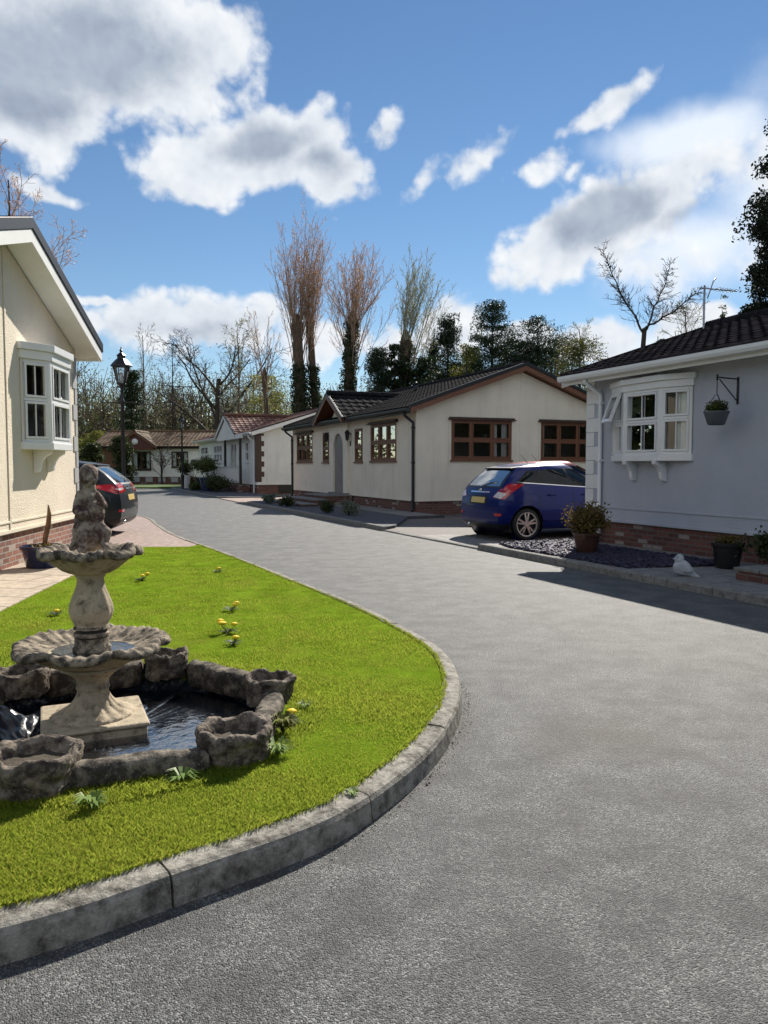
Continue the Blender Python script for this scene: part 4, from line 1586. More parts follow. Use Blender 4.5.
# ------------------------------------------------------------------ middle: ivory park home with brown windows
def centre_house():
    W, L = 7.15, 12.5
    root = thing('park_home', 'ivory park home with brown windows behind the blue hatchback', 'house', RK(3.0, 10.7, .02), TH)
    m = dict(wall='centre', plinth='brick_dark', soffit='brown', barge='brown', barge_h=.15, verge='black', verge_h=.11, fascia='black', gutter='black')
    wA, wB = (1.35, 3.45, 1.60, 2.78), (9.65, 11.85, 1.60, 2.78)
    sR, sL = (4.20, 4.93, 1.58, 2.72), (7.67, 8.40, 1.58, 2.72)
    door = (5.78, 7.0, .46, 2.62)
    g1, g2 = (1.15, 3.25, 1.62, 2.80), (4.32, 6.42, 1.62, 2.80)
    H = gable_house(root, W, L, .42, 3.06, .355, .30, .30, m, [wA, wB, sR, sL], [g1, g2], tile=('tile_black', .28, .25), seed=6)
    FW, GW = H['FW'], H['GW']
    three = [(1, [.5]), (1, [.5]), (1, [.5])]
    window(root, GW, *g1, [(.95, [.5]), (1.1, [.5]), (.95, [.5])], 'brown', hood='dark_brown', surround='centre', spans=[(.7, .8), (.88, .97)], seed=1)
    window(root, GW, *g2, [(.95, [.5]), (1.1, [.5]), (.95, [.5])], 'brown', hood='dark_brown', surround='centre', spans=[(.03, .12)], seed=2)
    window(root, FW, *wA, three, 'brown', hood='dark_brown', surround='centre', spans=[(.03, .2), (.8, .97)], seed=3)
    window(root, FW, *wB, three, 'brown', hood='dark_brown', surround='centre', spans=[(.03, .2), (.8, .97)], seed=4)
    window(root, FW, *sR, [(1, [.45])], 'brown', sill=True, spans=[(.1, .9)], seed=5)
    window(root, FW, *sL, [(1, [.45])], 'brown', sill=True, spans=[(.1, .9)], seed=6)
    s = MB()
    s.box(GW, W / 2 - .03, W / 2 + .03, .45, H['zr'] - .05, .001, .013)
    s.build('joint_strip', 'centre', root, bevel=.004)
    # arched porch: a projecting frame of render with the door set back inside it
    yc, aw = 6.4, .52
    wl = MB()
    arch = [(yc - aw, .46)] + [(yc + aw * math.cos(PI - PI * k / 14), 2.1 + aw * math.sin(PI * k / 14)) for k in range(15)] + [(yc + aw, .46)]
    ho, top = .95, 3.02
    outer = [(yc - ho, .46), (yc - ho, top), (yc, top + .62), (yc + ho, top), (yc + ho, .46)]
    # front face as strips between arch and outline
    proj = .10
    f = FW
    zs = sorted({.46, 2.1, *[p[1] for p in arch]})
    V, F = [], []
    la = arch[:9]                                                    # left half, bottom to crown
    ra = arch[:7:-1]
    for half, sg in ((la, -1), (ra, 1)):
        for (a, b) in zip(half[:-1], half[1:]):
            wl.quad(f(a[0], a[1], proj), f(yc + sg * ho, a[1], proj), f(yc + sg * ho, b[1], proj), f(b[0], b[1], proj))
    wl.add([f(yc - ho, 2.62, proj), f(yc + ho, 2.62, proj), f(yc + ho, top, proj), f(yc, top + .62, proj), f(yc - ho, top, proj)], [(0, 1, 2, 3, 4)])
    for sg in (-1, 1):
        wl.quad(f(yc + sg * ho, .46, 0), f(yc + sg * ho, .46, proj), f(yc + sg * ho, top, proj), f(yc + sg * ho, top, 0))
    for a, b in zip(arch[:-1], arch[1:]):
        wl.quad(f(a[0], a[1], proj), f(b[0], b[1], proj), f(b[0], b[1], .03), f(a[0], a[1], .03))
    porch = wl.build('porch_wall', 'centre', root, fix=False)
    dm = MB()
    dm.box(FW, yc - aw - .05, yc + aw + .05, .46, 2.66, .002, .028)
    for k in range(3):
        dm.box(FW, yc - .36 + k * .26, yc - .16 + k * .26, .75, 2.2, .029, .04)
    dr = dm.build('door', plain('grey_door', (.20, .19, .18), .45, .05, 4), root, bevel=.004)
    hn = MB()
    hn.tube([FW(yc - .4, 1.45, .045), FW(yc - .4, 1.45, .08), FW(yc - .28, 1.45, .08)], .012, 8)
    hn.build('handle', 'chrome', dr)
    th_ = MB()
    th_.box(FW, yc - ho - .02, yc + ho + .02, .38, .458, .001, proj + .05)
    th_.build('threshold', 'grey_flags', root, bevel=.006)
    porch_gable(root, H, yc, 1.5, .22, .60, m, ('tile_black', .33, .30), W, .30, 'centre')
    for sg in (-1, 1):
        lm = MB()
        u = yc + sg * 1.12
        lm.tube([FW(u, 2.55, .01), FW(u, 2.62, .1), FW(u, 2.58, .16)], .018, 8)
        lm.lathe([(.02, .20), (.09, .12), (.10, .10), (.085, .09), (.055, -.14), (.02, -.17), (.012, -.2)], 8, FW(u, 2.50, .16), smooth=False)
        lo = lm.build('wall_lantern', 'black_iron', root)
    nm = MB()
    nm.box(FW, 5.30, 5.40, 2.14, 2.32, .001, .015)
    nm.build('house_number_plate', 'black', root, bevel=.003)
    downpipe(root, FW, .10, 3.0, .05, .33, 'black', .042)
    downpipe(root, FW, L - .05, 3.0, .05, .33, 'black', .042)
    ck = MB()
    ck.tube([(W / 2 - .9, 5.6, 4.1), (W / 2 - .9, 5.6, 4.45)], .06, 10)
    ck.lathe([(.09, .0), (.1, .04), (.03, .08)], 10, (W / 2 - .9, 5.6, 4.45))
    ck.box(WORLD, W / 2 - 1.5, W / 2 - 1.0, 6.6, 7.6, 4.02, 4.2)
    ck.build('roof_vent', 'black', root)
    st = MB()
    for (a, b, z0, z1, w1) in ((yc - 1.2, yc + 1.2, .0, .36, 1.0), (yc - 1.6, yc + 1.6, 0, .24, 1.55), (yc - 2.0, yc + 2.0, 0, .12, 2.1)):
        st.box(FW, a, b, z0 + .06, z1, .002 if w1 < 1.1 else (1.001 if w1 < 1.6 else 1.551), w1)
    sp = MB()
    for (a, b, z1, w0, w1) in ((yc - 1.23, yc + 1.23, .36, .002, 1.03), (yc - 1.63, yc + 1.63, .24, 1.032, 1.58), (yc - 2.03, yc + 2.03, .12, 1.582, 2.13)):
        sp.box(FW, a, b, z1 + .001, z1 + .045, w0, w1)
    so = st.build('step', 'brick_dark', root)
    sp.build('tread', 'grey_flags', so, bevel=.006)
    return root, H


centre_root, CH = centre_house()


# ------------------------------------------------------------------ white park home beyond, with dark quoins
def second_house():
    W, L = 6.9, 16.5
    root = thing('park_home', 'white park home with dark quoins and a railed porch further along', 'house', RK(2.8, 29.0, .02), TH)
    m = dict(wall='white_wall', plinth='brick_dark', soffit='white_matt', barge='white_matt', barge_h=.20, verge='black', verge_h=.07, fascia='white_matt', gutter='white')
    wins = [(1.6, 2.4, 1.65, 2.75), (4.5, 6.1, .6, 2.75), (8.6, 11.2, 1.65, 2.75), (13.2, 15.8, 1.65, 2.75)]
    gh = [(4.3, 5.6, 1.4, 2.5)]
    H = gable_house(root, W, L, .50, 3.10, .31, .30, .35, m, wins, gh, tile=('tile_red', .33, .30), seed=8)
    FW, GW = H['FW'], H['GW']
    window(root, FW, *wins[0], [(1, [.5])], 'white', spans=[(.05, .3)], seed=1)
    window(root, FW, *wins[1], [(1, []), (1, [])], 'white', sill=False, name='french_window', seed=2)
    window(root, FW, *wins[2], [(1, [.5]), (1, [.5]), (1, [.5])], 'white', spans=[(.05, .2)], seed=3)
    window(root, FW, *wins[3], [(1, [.5]), (1, [.5])], 'white', spans=[(.7, .9)], seed=4)
    window(root, GW, *gh[0], [(1, [.5]), (1, [.5])], 'white', spans=[(.02, .98)], seed=5)
    qm = MB()
    k, z = 0, .62
    while z < 3.05:
        qm.box(GW, .0, .40 if k % 2 else .26, z, min(z + .26, 3.08), .001, .03)
        qm.box(FW, -.03, .2, z, min(z + .26, 3.08), .001, .03)
        z += .26
        k += 1
    qm.build('quoin', 'dark_brown', root, bevel=.004)
    pg = porch_gable(root, H, 5.3, 2.6, .25, .42, m, ('tile_red', .33, .30), W, .30, 'white_wall')
    s = MB()
    s.prism(Fr((-.48, 0, 0), (0, 1, 0), (0, 0, 1), (1, 0, 0)), [(5.3 - 2.4, pg['z0'] - .1), (5.3, pg['zr'] - .2), (5.3 + 2.4, pg['z0'] - .1)], 0, .05)
    s.box(Fr((-.48, 0, 0), (0, 1, 0), (0, 0, 1), (1, 0, 0)), 1.3, 7.7, pg['z0'] - .26, pg['z0'] - .102, -.01, .1)
    s.build('porch_gable', 'white_matt', root)
    for y in (1.55, 5.4):
        p = MB()
        p.box(WORLD, -.53, -.41, y - .07, y + .07, .05, pg['z0'] - .262)
        p.build('porch_post', 'black', root, bevel=.01)
    dk = MB()
    dk.box(WORLD, -.62, -.03, 1.3, 9.6, .02, .45)
    dk.build('porch_deck', 'brick_dark', root)
    rl = MB()
    for z in (.62, 1.35):
        rl.box(WORLD, -.58, -.52, 1.63, 5.32, z, z + .05)
        rl.box(WORLD, -.58, -.52, 5.48, 9.5, z, z + .05)
    y = 1.7
    while y < 9.5:
        rl.box(WORLD, -.565, -.535, y, y + .035, .66, 1.36)
        y += .14
    rl.build('railing', 'white', root)
    for i in range(2):
        sm = MB()
        sm.box(WORLD, -.64 - .32 * (i + 1), -.625 - .32 * i, 7.2, 8.4, .02, .36 - .16 * i)
        sm.build('step', 'grey_flags', root, bevel=.01)
    hm = MB()
    hm.box(GW, 1.15, 2.4, .06, .44, -.02, .012)
    hm.build('crawl_hatch', 'black', root, bevel=.004)
    downpipe(root, FW, .32, 3.0, .0, .33, 'white')
    return root


second_house()


# ------------------------------------------------------------------ brown-roofed bungalow facing down the road
def far_house():
    W, L = 10.5, 6.4                       # built like the others, turned so that the eaves face the camera
    root = thing('park_home', 'white bungalow with brown tiled roof at the end of the road', 'house', (-11.9, 60.2, .09), R(90))
    # local x runs away from the camera, local y to the left
    m = dict(wall='white_wall', plinth='brick_dark', soffit='brown', barge='brown', verge='dark_brown', fascia='dark_brown', gutter='black')
    wins = [(.8, 2.0, 1.25, 2.5), (3.4, 4.7, 1.25, 2.5), (6.3, 7.8, 1.05, 2.5)]
    H = gable_house(root, 6.4, 10.4, .55, 2.85, .36, .35, .3, m, wins, (), tile=('tile_brown', .33, .30), seed=10)
    FW = H['FW']
    for i, w in enumerate(wins):
        window(root, FW, *w, [(1, []), (1, [])], 'dark_brown', spans=[(.05, .25), (.75, .95)], seed=i)
    # timbered gable over the left-hand window
    g = MB()
    yc, hw = 7.35, 1.45
    zt = H['ze'] + H['t']
    g.prism(Fr((-.55, 0, 0), (0, 1, 0), (0, 0, 1), (1, 0, 0)), [(yc - hw, 2.62), (yc - hw, zt - .05), (yc, zt + 1.0), (yc + hw, zt - .05), (yc + hw, 2.62)], 0, .5)
    gb = g.build('timber_gable', plain('red_brown_cladding', (.10, .03, .02), .6, .25, 3), root)
    c = MB()
    c.lathe([(.001, .0), (.24, .0), (.24, .04), (.001, .05)], 20)
    cl = c.build('gable_disc', 'white', root)
    cl.location = (-.555, yc, zt + .35)
    cl.rotation_euler = (0, R(-90), 0)
    porch_gable(root, H, yc, hw + .15, .32, .70, m, ('tile_brown', .33, .30), 6.4, .35, 'white_wall')
    b = MB()
    b.box(FW, yc + 1.2, 10.35, .56, 2.85, .004, .05)
    b.build('timber_panel', 'brown', root)
    y = .2
    while y < 10.2:
        s = MB()
        s.box(FW, y, y + .55, .1, .48, -.01, .02)
        s.build('plinth_panel', 'grey_quoin', root)
        y += 1.0
    downpipe(root, FW, 5.5, 2.75, .1, .36, 'black')
    pl = MB()
    pl.prism(Fr(FW(2.95, 1.75, .002), FW.U, FW.V, FW.W), [(.26 * math.cos(2 * PI * k / 20), .13 * math.sin(2 * PI * k / 20)) for k in range(20)], 0, .03)
    pl.build('name_plaque', plain('slate_blue_plaque', (.05, .07, .10), .4, .1, 20), root)
    return root


far_house()
# ------------------------------------------------------------------ cars


class Car:
    """a hatchback body as a stack of plan outlines; local x forward from the rear axle, y left, z up"""

    def __init__(s, sx=1.0, rear=0.0, sz=1.0, wheelbase=2.49, sw=1.0, rake=0.0):
        s.wb = wheelbase
        z = np.array([.20, .26, .38, .52, .66, .78, .88, .95, 1.00, 1.06, 1.20, 1.33, 1.40, 1.44, 1.47, 1.485, 1.492])
        xr = np.array([-.44, -.53, -.575, -.585, -.58, -.56, -.53, -.50, -.475, -.43, -.30, -.14, -.02, .16, .42, .74, 1.05])
        xf = np.array([3.02, 3.18, 3.27, 3.29, 3.26, 3.14, 2.80, 2.42, 2.20, 2.06, 1.74, 1.44, 1.29, 1.21, 1.15, 1.14, 1.16])
        w = np.array([.76, .81, .845, .857, .86, .857, .85, .838, .822, .80, .735, .67, .63, .59, .50, .36, .06])
        s.z, s.xr, s.xf, s.w = z * sz, xr - rear * np.interp(z, [.2, .6, 1.0, 1.45], [1, 1, 1 - rake * .3, .5 - rake]), xf + (wheelbase - 2.49), w * sw
        s.H = s.z[-1]

    def P(s, z):
        return [float(np.interp(z, s.z, a)) for a in (s.xr, s.xf, s.w)]

    def hw(s, x, z):
        xr, xf, w = s.P(z)
        d, e = x - xr, xf - x
        k = 1 - .16 * max(0, 1 - d / .5) ** 2.2 - .28 * max(0, 1 - e / .95) ** 2.2
        return w * k

    def outline(s, z, n_side=110):
        """points of the left half: rear centre, rear corner, side, front corner, front centre"""
        xr, xf, w = s.P(z)
        yr = s.hw(xr, z)
        pts = []
        for k in range(9):
            y = yr * k / 8
            pts.append((xr + .055 * (abs(y) / w) ** 2 - .055 * (yr / w) ** 2 , y))
        for k in range(1, n_side):
            x = xr + (xf - xr) * k / n_side
            pts.append((x, s.hw(x, z)))
        yf = s.hw(xf, z)
        for k in range(9):
            y = yf * (1 - k / 8)
            pts.append((xf + .12 * (1 - (y / yf) ** 2) * (1 if z < .9 * s.H / 1.49 else .6), y))
        return pts

    def body_mb(s):
        mb = MB()
        zs = []
        for a, b in zip(s.z[:-1], s.z[1:]):
            m = max(1, int(round((b - a) / .026)))
            zs += [a + (b - a) * k / m for k in range(m)]
        zs.append(s.z[-1])
        rings = []
        for z in zs:
            h = s.outline(z)
            rings.append([(x, y, z) for x, y in h] + [(x, -y, z) for x, y in h[-2:0:-1]])
        n = len(rings[0])
        V = [p for r in rings for p in r]
        F = [(i * n + k, i * n + (k + 1) % n, (i + 1) * n + (k + 1) % n, (i + 1) * n + k) for i in range(len(rings) - 1) for k in range(n)]
        F.append(tuple(range(n))[::-1])
        F.append(tuple(range((len(rings) - 1) * n, len(rings) * n)))
        mb.add(V, F, 0, True)
        return mb

    def side(s, x, z, sg, off=.004):
        e = .01
        y = s.hw(x, z)
        nx = -(s.hw(x + e, z) - s.hw(x - e, z)) / (2 * e)
        nz = -(s.hw(x, z + e) - s.hw(x, z - e)) / (2 * e)
        n = Vector((nx, 1, nz)).normalized()
        return Vector((x + n.x * off, sg * (y + n.y * off), z + n.z * off))

    def rear(s, y, z, off=.004):
        e = .01

        def X(y, z):
            xr, xf, w = s.P(z)
            yr = s.hw(xr, z)
            return xr + .055 * (abs(y) / w) ** 2 - .055 * (yr / w) ** 2
        n = Vector((-1, (X(y + e, z) - X(y - e, z)) / (2 * e), (X(y, z + e) - X(y, z - e)) / (2 * e))).normalized()
        return Vector((X(y, z) + n.x * off, y + n.y * off, z + n.z * off))

    def wrap(s, a, z, sg, off=.004):
        """a metres round the outline from the middle of the tail"""
        xr, _, _ = s.P(z)
        yr = s.hw(xr, z)
        if a <= yr:
            p = s.rear(a, z, off)
            q = p
        else:
            q = s.side(xr + (a - yr), z, 1, off)
        t = min(1, max(0, (a - (yr - .03)) / .06))
        return Vector((q.x, sg * q.y, q.z))

    def front(s, y, z, off=.004):
        xr, xf, w = s.P(z)
        yf = s.hw(xf, z)
        x = xf + .12 * (1 - (y / yf) ** 2) * (1 if z < .9 * s.H / 1.49 else .6)
        return Vector((x + off, y, z + off * .4))


def patch(fn, corners, nu, nv, name, mat, parent):
    """a curved panel over a four-cornered area given in the surface's own coordinates"""
    (a0, b0), (a1, b1), (a2, b2), (a3, b3) = corners
    mb = MB()

    def f(u, v):
        return fn(a0 * (1 - u) * (1 - v) + a1 * u * (1 - v) + a2 * u * v + a3 * (1 - u) * v,
                  b0 * (1 - u) * (1 - v) + b1 * u * (1 - v) + b2 * u * v + b3 * (1 - u) * v)
    mb.grid(f, nu, nv)
    return mb.build(name, mat, parent, fix=False)


def make_car(label, loc, rz, paint, C, group=None, style='small', z0=0.0):
    root = thing('hatchback_car', label, 'car', loc, rz, group)
    k = C.H / 1.492
    rw = .305
    body = C.body_mb().build('body', [paint, 'black'], root)
    # wheel arches: skin inside the arch circle is removed and the edge drawn out onto the circle
    ra = rw + .058
    bm = bmesh.new()
    bm.from_mesh(body.data)
    inside = lambda v, x: abs(v.co.y) > .5 and (v.co.x - x) ** 2 + (v.co.z - rw) ** 2 < ra * ra
    for x in (0, C.wb):
        dead = [f for f in bm.faces if all(inside(v, x) for v in f.verts)]
        bmesh.ops.delete(bm, geom=dead, context='FACES')
        for v in bm.verts:
            if inside(v, x) and v.link_faces:
                dx, dz = v.co.x - x, v.co.z - rw
                q = math.hypot(dx, dz)
                if q > .05:
                    v.co.x, v.co.z = x + dx / q * ra, rw + dz / q * ra
    bm.to_mesh(body.data)
    bm.free()
    body.data.set_sharp_from_angle(angle=R(45))
    for x in (0, C.wb):
        for sg in (1, -1):
            wa = MB()
            f = Fr((x, 0, rw), (1, 0, 0), (0, 0, 1), (0, sg, 0))
            nn = 40
            wv = [f((ra + (.004 if w_ > .6 else 0)) * math.cos(2 * PI * i / nn), (ra + (.004 if w_ > .6 else 0)) * math.sin(2 * PI * i / nn), w_) for w_ in (.5, C.w[4] - .035) for i in range(nn)]
            wa.add(wv, [(i, (i + 1) % nn, nn + (i + 1) % nn, nn + i) for i in range(nn) if math.sin(2 * PI * (i + .5) / nn) > -.45] + [tuple(range(nn))], 0, True)
            wa.build('wheel_arch', 'black', root, fix=False, sharp=40)
    # lower bumper and sill trim
    b = MB()
    b.grid(lambda u, v: C.wrap(u * (C.hw(C.P(.3)[0], .3) + .16), .215 * k + .10 * v, 1, .006), 16, 3)
    b.grid(lambda u, v: C.wrap(u * (C.hw(C.P(.3)[0], .3) + .16), .215 * k + .10 * v, -1, .006), 16, 3)
    b.build('rear_valance', 'black', root, fix=False)
    # glazing: black surround first, panes over it
    zb, zt = 1.0 * k, 1.385 * k
    for sg in (1, -1):
        S = lambda x, z, off=.004, sg=sg: C.side(x, z, sg, off)
        xe = C.xr[8]
        patch(lambda x, z: S(x, z, .003), [(xe + .30, 1.115 * k), (2.10 + C.wb - 2.49, .965 * k), (1.22 + C.wb - 2.49, zt + .01), (xe + .56, zt - .055 * k)], 26, 6, 'window_surround', 'black', root)
        cor = [[(xe + .36, 1.125 * k), (xe + .62, 1.085 * k), (xe + .70, 1.305 * k), (xe + .55, 1.30 * k)],
               [(xe + .70, 1.07 * k), (1.02, 1.025 * k), (.98, 1.375 * k), (xe + .80, 1.325 * k)],
               [(1.10, 1.02 * k), (1.90 + C.wb - 2.49, .985 * k), (1.24 + C.wb - 2.49, 1.37 * k), (1.05, 1.378 * k)]]
        for c in cor:
            patch(lambda x, z: S(x, z, .006), c, 8, 5, 'side_window', 'car_glass', root)
        patch(lambda x, z: S(x, z, .009), [(xe + .30, 1.10 * k), (2.08 + C.wb - 2.49, .955 * k), (2.08 + C.wb - 2.49, .97 * k), (xe + .30, 1.117 * k)], 20, 1, 'window_trim', 'chrome', root)
        for xx in (xe + .66 if style != 'small' else .28, 1.06):
            patch(lambda x, z: S(x, z, .002), [(xx - .005, .42 * k), (xx + .005, .42 * k), (xx + .005, 1.03 * k), (xx - .005, 1.03 * k)], 1, 10, 'door_gap', 'black', root)
        patch(lambda x, z: S(x, z, .002), [(.28, .34 * k), (2.0, .34 * k), (2.0, .352 * k), (.28, .352 * k)], 10, 1, 'door_gap', 'black', root)
        for xx in (.46, 1.26):
            h = MB()
            h.tube([S(xx, .86 * k, .005), S(xx + .02, .865 * k, .035), S(xx + .15, .865 * k, .035), S(xx + .17, .86 * k, .005)], .014, 8)
            h.build('door_handle', paint, root)
        mm = MB()
        p = S(1.80 + C.wb - 2.49, 1.02 * k, .0)
        mm.ball(p + Vector((0, sg * .12, .04)), .085, 12, sq=(.8, 1.1, .75))
        mm.tube([p, p + Vector((0, sg * .1, .02))], .025, 8)
        mm.build('wing_mirror', paint, root)
        hl = MB()
        patch(lambda x, z: S(x, z, .006), [(C.xf[5] - .75, .74 * k), (C.xf[5] - .1, .66 * k), (C.xf[5] - .25, .76 * k), (C.xf[5] - .85, .86 * k)], 8, 4, 'headlight', 'tail_white', root)
        # tail lamps
        W_ = lambda a, z, off=.007, sg=sg: C.wrap(a, z, sg, off)
        if style == 'small':
            patch(lambda a, z: W_(a, z), [(.50, .82 * k), (.80, .79 * k), (1.04, 1.075 * k), (.76, 1.085 * k)], 12, 5, 'tail_light', 'tail_red', root)
            t = bpy.data.objects
            patch(lambda a, z: W_(a, z, .010), [(.52, .83 * k), (.74, .80 * k), (.82, .90 * k), (.62, .93 * k)], 8, 4, 'reversing_light', 'tail_white', root)
            patch(lambda a, z: W_(a, z, .008), [(.60, .47 * k), (.77, .47 * k), (.77, .52 * k), (.60, .52 * k)], 6, 2, 'reflector', 'tail_red', root)
        else:
            patch(lambda a, z: W_(a, z), [(.34, .87 * k), (.80, .82 * k), (1.25, .985 * k), (.40, 1.025 * k)], 14, 4, 'tail_light', 'tail_red', root)
            patch(lambda a, z: W_(a, z, .010), [(.44, .90 * k), (.70, .88 * k), (.80, .92 * k), (.46, .94 * k)], 8, 2, 'reversing_light', 'tail_white', root)
            patch(lambda a, z: W_(a, z, .008), [(.60, .47 * k), (.80, .47 * k), (.80, .52 * k), (.60, .52 * k)], 6, 2, 'reflector', 'tail_red', root)
    Rr = lambda y, z, off=.004: C.rear(y, z, off)
    patch(lambda y, z: Rr(y, z, .003), [(-.66, 1.0 * k), (.66, 1.0 * k), (.54, 1.365 * k), (-.54, 1.365 * k)], 14, 6, 'window_surround', 'black', root)
    patch(lambda y, z: Rr(y, z, .007), [(-.58, 1.03 * k), (.58, 1.03 * k), (.49, 1.33 * k), (-.49, 1.33 * k)], 12, 6, 'rear_window', 'car_glass', root)
    patch(lambda y, z: Rr(y, z, .010), [(-.36, .90 * k), (.36, .90 * k), (.36, .93 * k), (-.36, .93 * k)], 10, 1, 'tailgate_trim', 'chrome', root)
    if style == 'small':
        zp_ = .76 * k
    else:
        zp_ = .74 * k
    patch(lambda y, z: Rr(y, z, .003), [(-.33, zp_ - .085), (.33, zp_ - .085), (.33, zp_ + .085), (-.33, zp_ + .085)], 6, 2, 'plate_recess', 'black', root)
    pl = patch(lambda y, z: Rr(y, z, .012), [(-.26, zp_ - .055), (.26, zp_ - .055), (.26, zp_ + .055), (-.26, zp_ + .055)], 6, 2, 'number_plate', 'plate_yellow', root)
    bd = MB()
    c0 = Rr(0, .95 * k, .008)
    bd.prism(Fr(c0, (0, 1, 0), (.0, 0, 1), (-1, 0, 0)), [(.06 * math.cos(2 * PI * i / 18), .026 * math.sin(2 * PI * i / 18)) for i in range(18)], 0, .012)
    bd.build('badge', 'chrome', root)
    for sg in (1, -1):
        patch(lambda y, z: Rr(y, z, .002), [(sg * .60, .62 * k), (sg * .607, .62 * k), (sg * .66, 1.0 * k), (sg * .653, 1.0 * k)], 1, 8, 'tailgate_gap', 'black', root)
    patch(lambda y, z: Rr(y, z, .002), [(-.6, .615 * k), (.6, .615 * k), (.6, .625 * k), (-.6, .625 * k)], 10, 1, 'tailgate_gap', 'black', root)
    # roof spoiler, wiper, aerial
    sp = MB()
    xs = C.P(1.385 * k)[0]
    sp.prism(Fr((0, -.5, 0), (1, 0, 0), (0, 0, 1), (0, 1, 0)), [(xs - .12, 1.372 * k), (xs - .12, 1.388 * k), (xs + .16, 1.428 * k), (xs + .22, 1.41 * k), (xs + .03, 1.36 * k)], 0, 1.0)
    sp.build('roof_spoiler', paint if style != 'small' else 'black', root, bevel=.008)
    wp = MB()
    wp.tube([Rr(.0, 1.03 * k, .02), Rr(-.2, 1.08 * k, .022), Rr(-.42, 1.10 * k, .022)], .008, 6)
    wp.build('rear_wiper', 'black', root)
    ae = MB()
    xa = .55
    ae.tube([(xa, 0, C.H - .01), (xa - .16, 0, C.H + .16)], [.006, .003], 6)
    ae.build('aerial', 'black', root)
    patch(lambda y, z: C.front(y, z, .005), [(-.62, 1.02 * k), (.62, 1.02 * k), (.50, 1.39 * k), (-.50, 1.39 * k)], 12, 6, 'windscreen', 'car_glass', root)
    patch(lambda y, z: C.front(y, z, .006), [(-.5, .36 * k), (.5, .36 * k), (.5, .56 * k), (-.5, .56 * k)], 10, 3, 'grille', 'black', root)
    patch(lambda y, z: C.front(y, z, .012), [(-.26, .40 * k), (.26, .40 * k), (.26, .50 * k), (-.26, .50 * k)], 6, 2, 'number_plate', 'plate_white', root)
    ex = MB()
    ex.tube([(C.xr[2] - .01, .42, .26), (C.xr[2] + .25, .42, .27)], .03, 10)
    ex.build('exhaust_pipe', 'chrome', root)
    # wheels
    for x in (0, C.wb):
        for sg in (1, -1):
            yw = .735 * (C.w[4] / .86)
            wo = MB()
            f = Fr((x, sg * yw, rw), (1, 0, 0), (0, 0, 1), (0, sg, 0))
            prof = [(.235, -.09), (.275, -.1), (.298, -.085), (.305, -.05), (.305, .05), (.298, .085), (.275, .1), (.235, .092), (.23, .06), (.23, -.06)]
            n = 36
            V = [f(r * math.cos(2 * PI * i / n), r * math.sin(2 * PI * i / n), w) for (r, w) in prof for i in range(n)]
            F = [(a * n + i, a * n + (i + 1) % n, ((a + 1) % len(prof)) * n + (i + 1) % n, ((a + 1) % len(prof)) * n + i) for a in range(len(prof)) for i in range(n)]
            wo.add(V, F, 0, True)
            ty = wo.build('wheel', 'tyre', root, sharp=50)
            rm = MB()
            V = [f(r * math.cos(2 * PI * i / n), r * math.sin(2 * PI * i / n), w) for (r, w) in ((.236, .096), (.236, .06), (.216, .05), (.216, .092)) for i in range(n)]
            F = [(a * n + i, a * n + (i + 1) % n, ((a + 1) % 4) * n + (i + 1) % n, ((a + 1) % 4) * n + i) for a in range(4) for i in range(n)]
            rm.add(V, F, 0, True)
            ns = 10
            for q in range(ns):
                a = 2 * PI * (q // 2) / (ns // 2) + (.19 if q % 2 else -.19) + .3
                cx, sx = math.cos(a), math.sin(a)
                ff = Fr(f(0, 0, 0), f.U * cx + f.V * sx, f.V * cx - f.U * sx, f.W)
                rm.prism(Fr(ff(0, 0, .052), ff.U, ff.V, ff.W), [(.04, -.018), (.226, -.015), (.226, .015), (.04, .018)], 0, .032)
            V = [f(.05 * math.cos(2 * PI * i / 20), .05 * math.sin(2 * PI * i / 20), w) for w in (.05, .092) for i in range(20)]
            rm.add(V, [(i, (i + 1) % 20, 20 + (i + 1) % 20, 20 + i) for i in range(20)] + [tuple(range(20, 40))], 0)
            rm.build('rim', 'alloy', ty, sharp=40)
            hb = MB()
            V = [f(.225 * math.cos(2 * PI * i / 24), .225 * math.sin(2 * PI * i / 24), .02) for i in range(24)]
            hb.add(V, [tuple(range(24))])
            hb.build('brake_disc', 'black', ty, fix=False)
    return root


small = Car()
bx = RK(1.62, 2.99, 0)
ax = -D1                                        # the car's right, towards the camera
make_car('metallic blue hatchback parked tail out beside the lilac grey home', tuple(bx + D1 * .735 + Vector((0, 0, .024))), TH, 'blue_paint', small, style='small')
make_car('dark red hatchback mostly hidden behind the blue hatchback', tuple(RK(3.55, 6.2, .024)), TH, 'red_paint', Car(sz=1.04, wheelbase=2.55), style='large')
gr = Car(rear=.22, sz=.995, wheelbase=2.65, sw=1.05, rake=-.1)
make_car('dark grey hatchback with wide red tail lamps beside the cream home', (-5.95, 15.5, .094), R(180 + 6), 'grey_paint', gr, style='large')


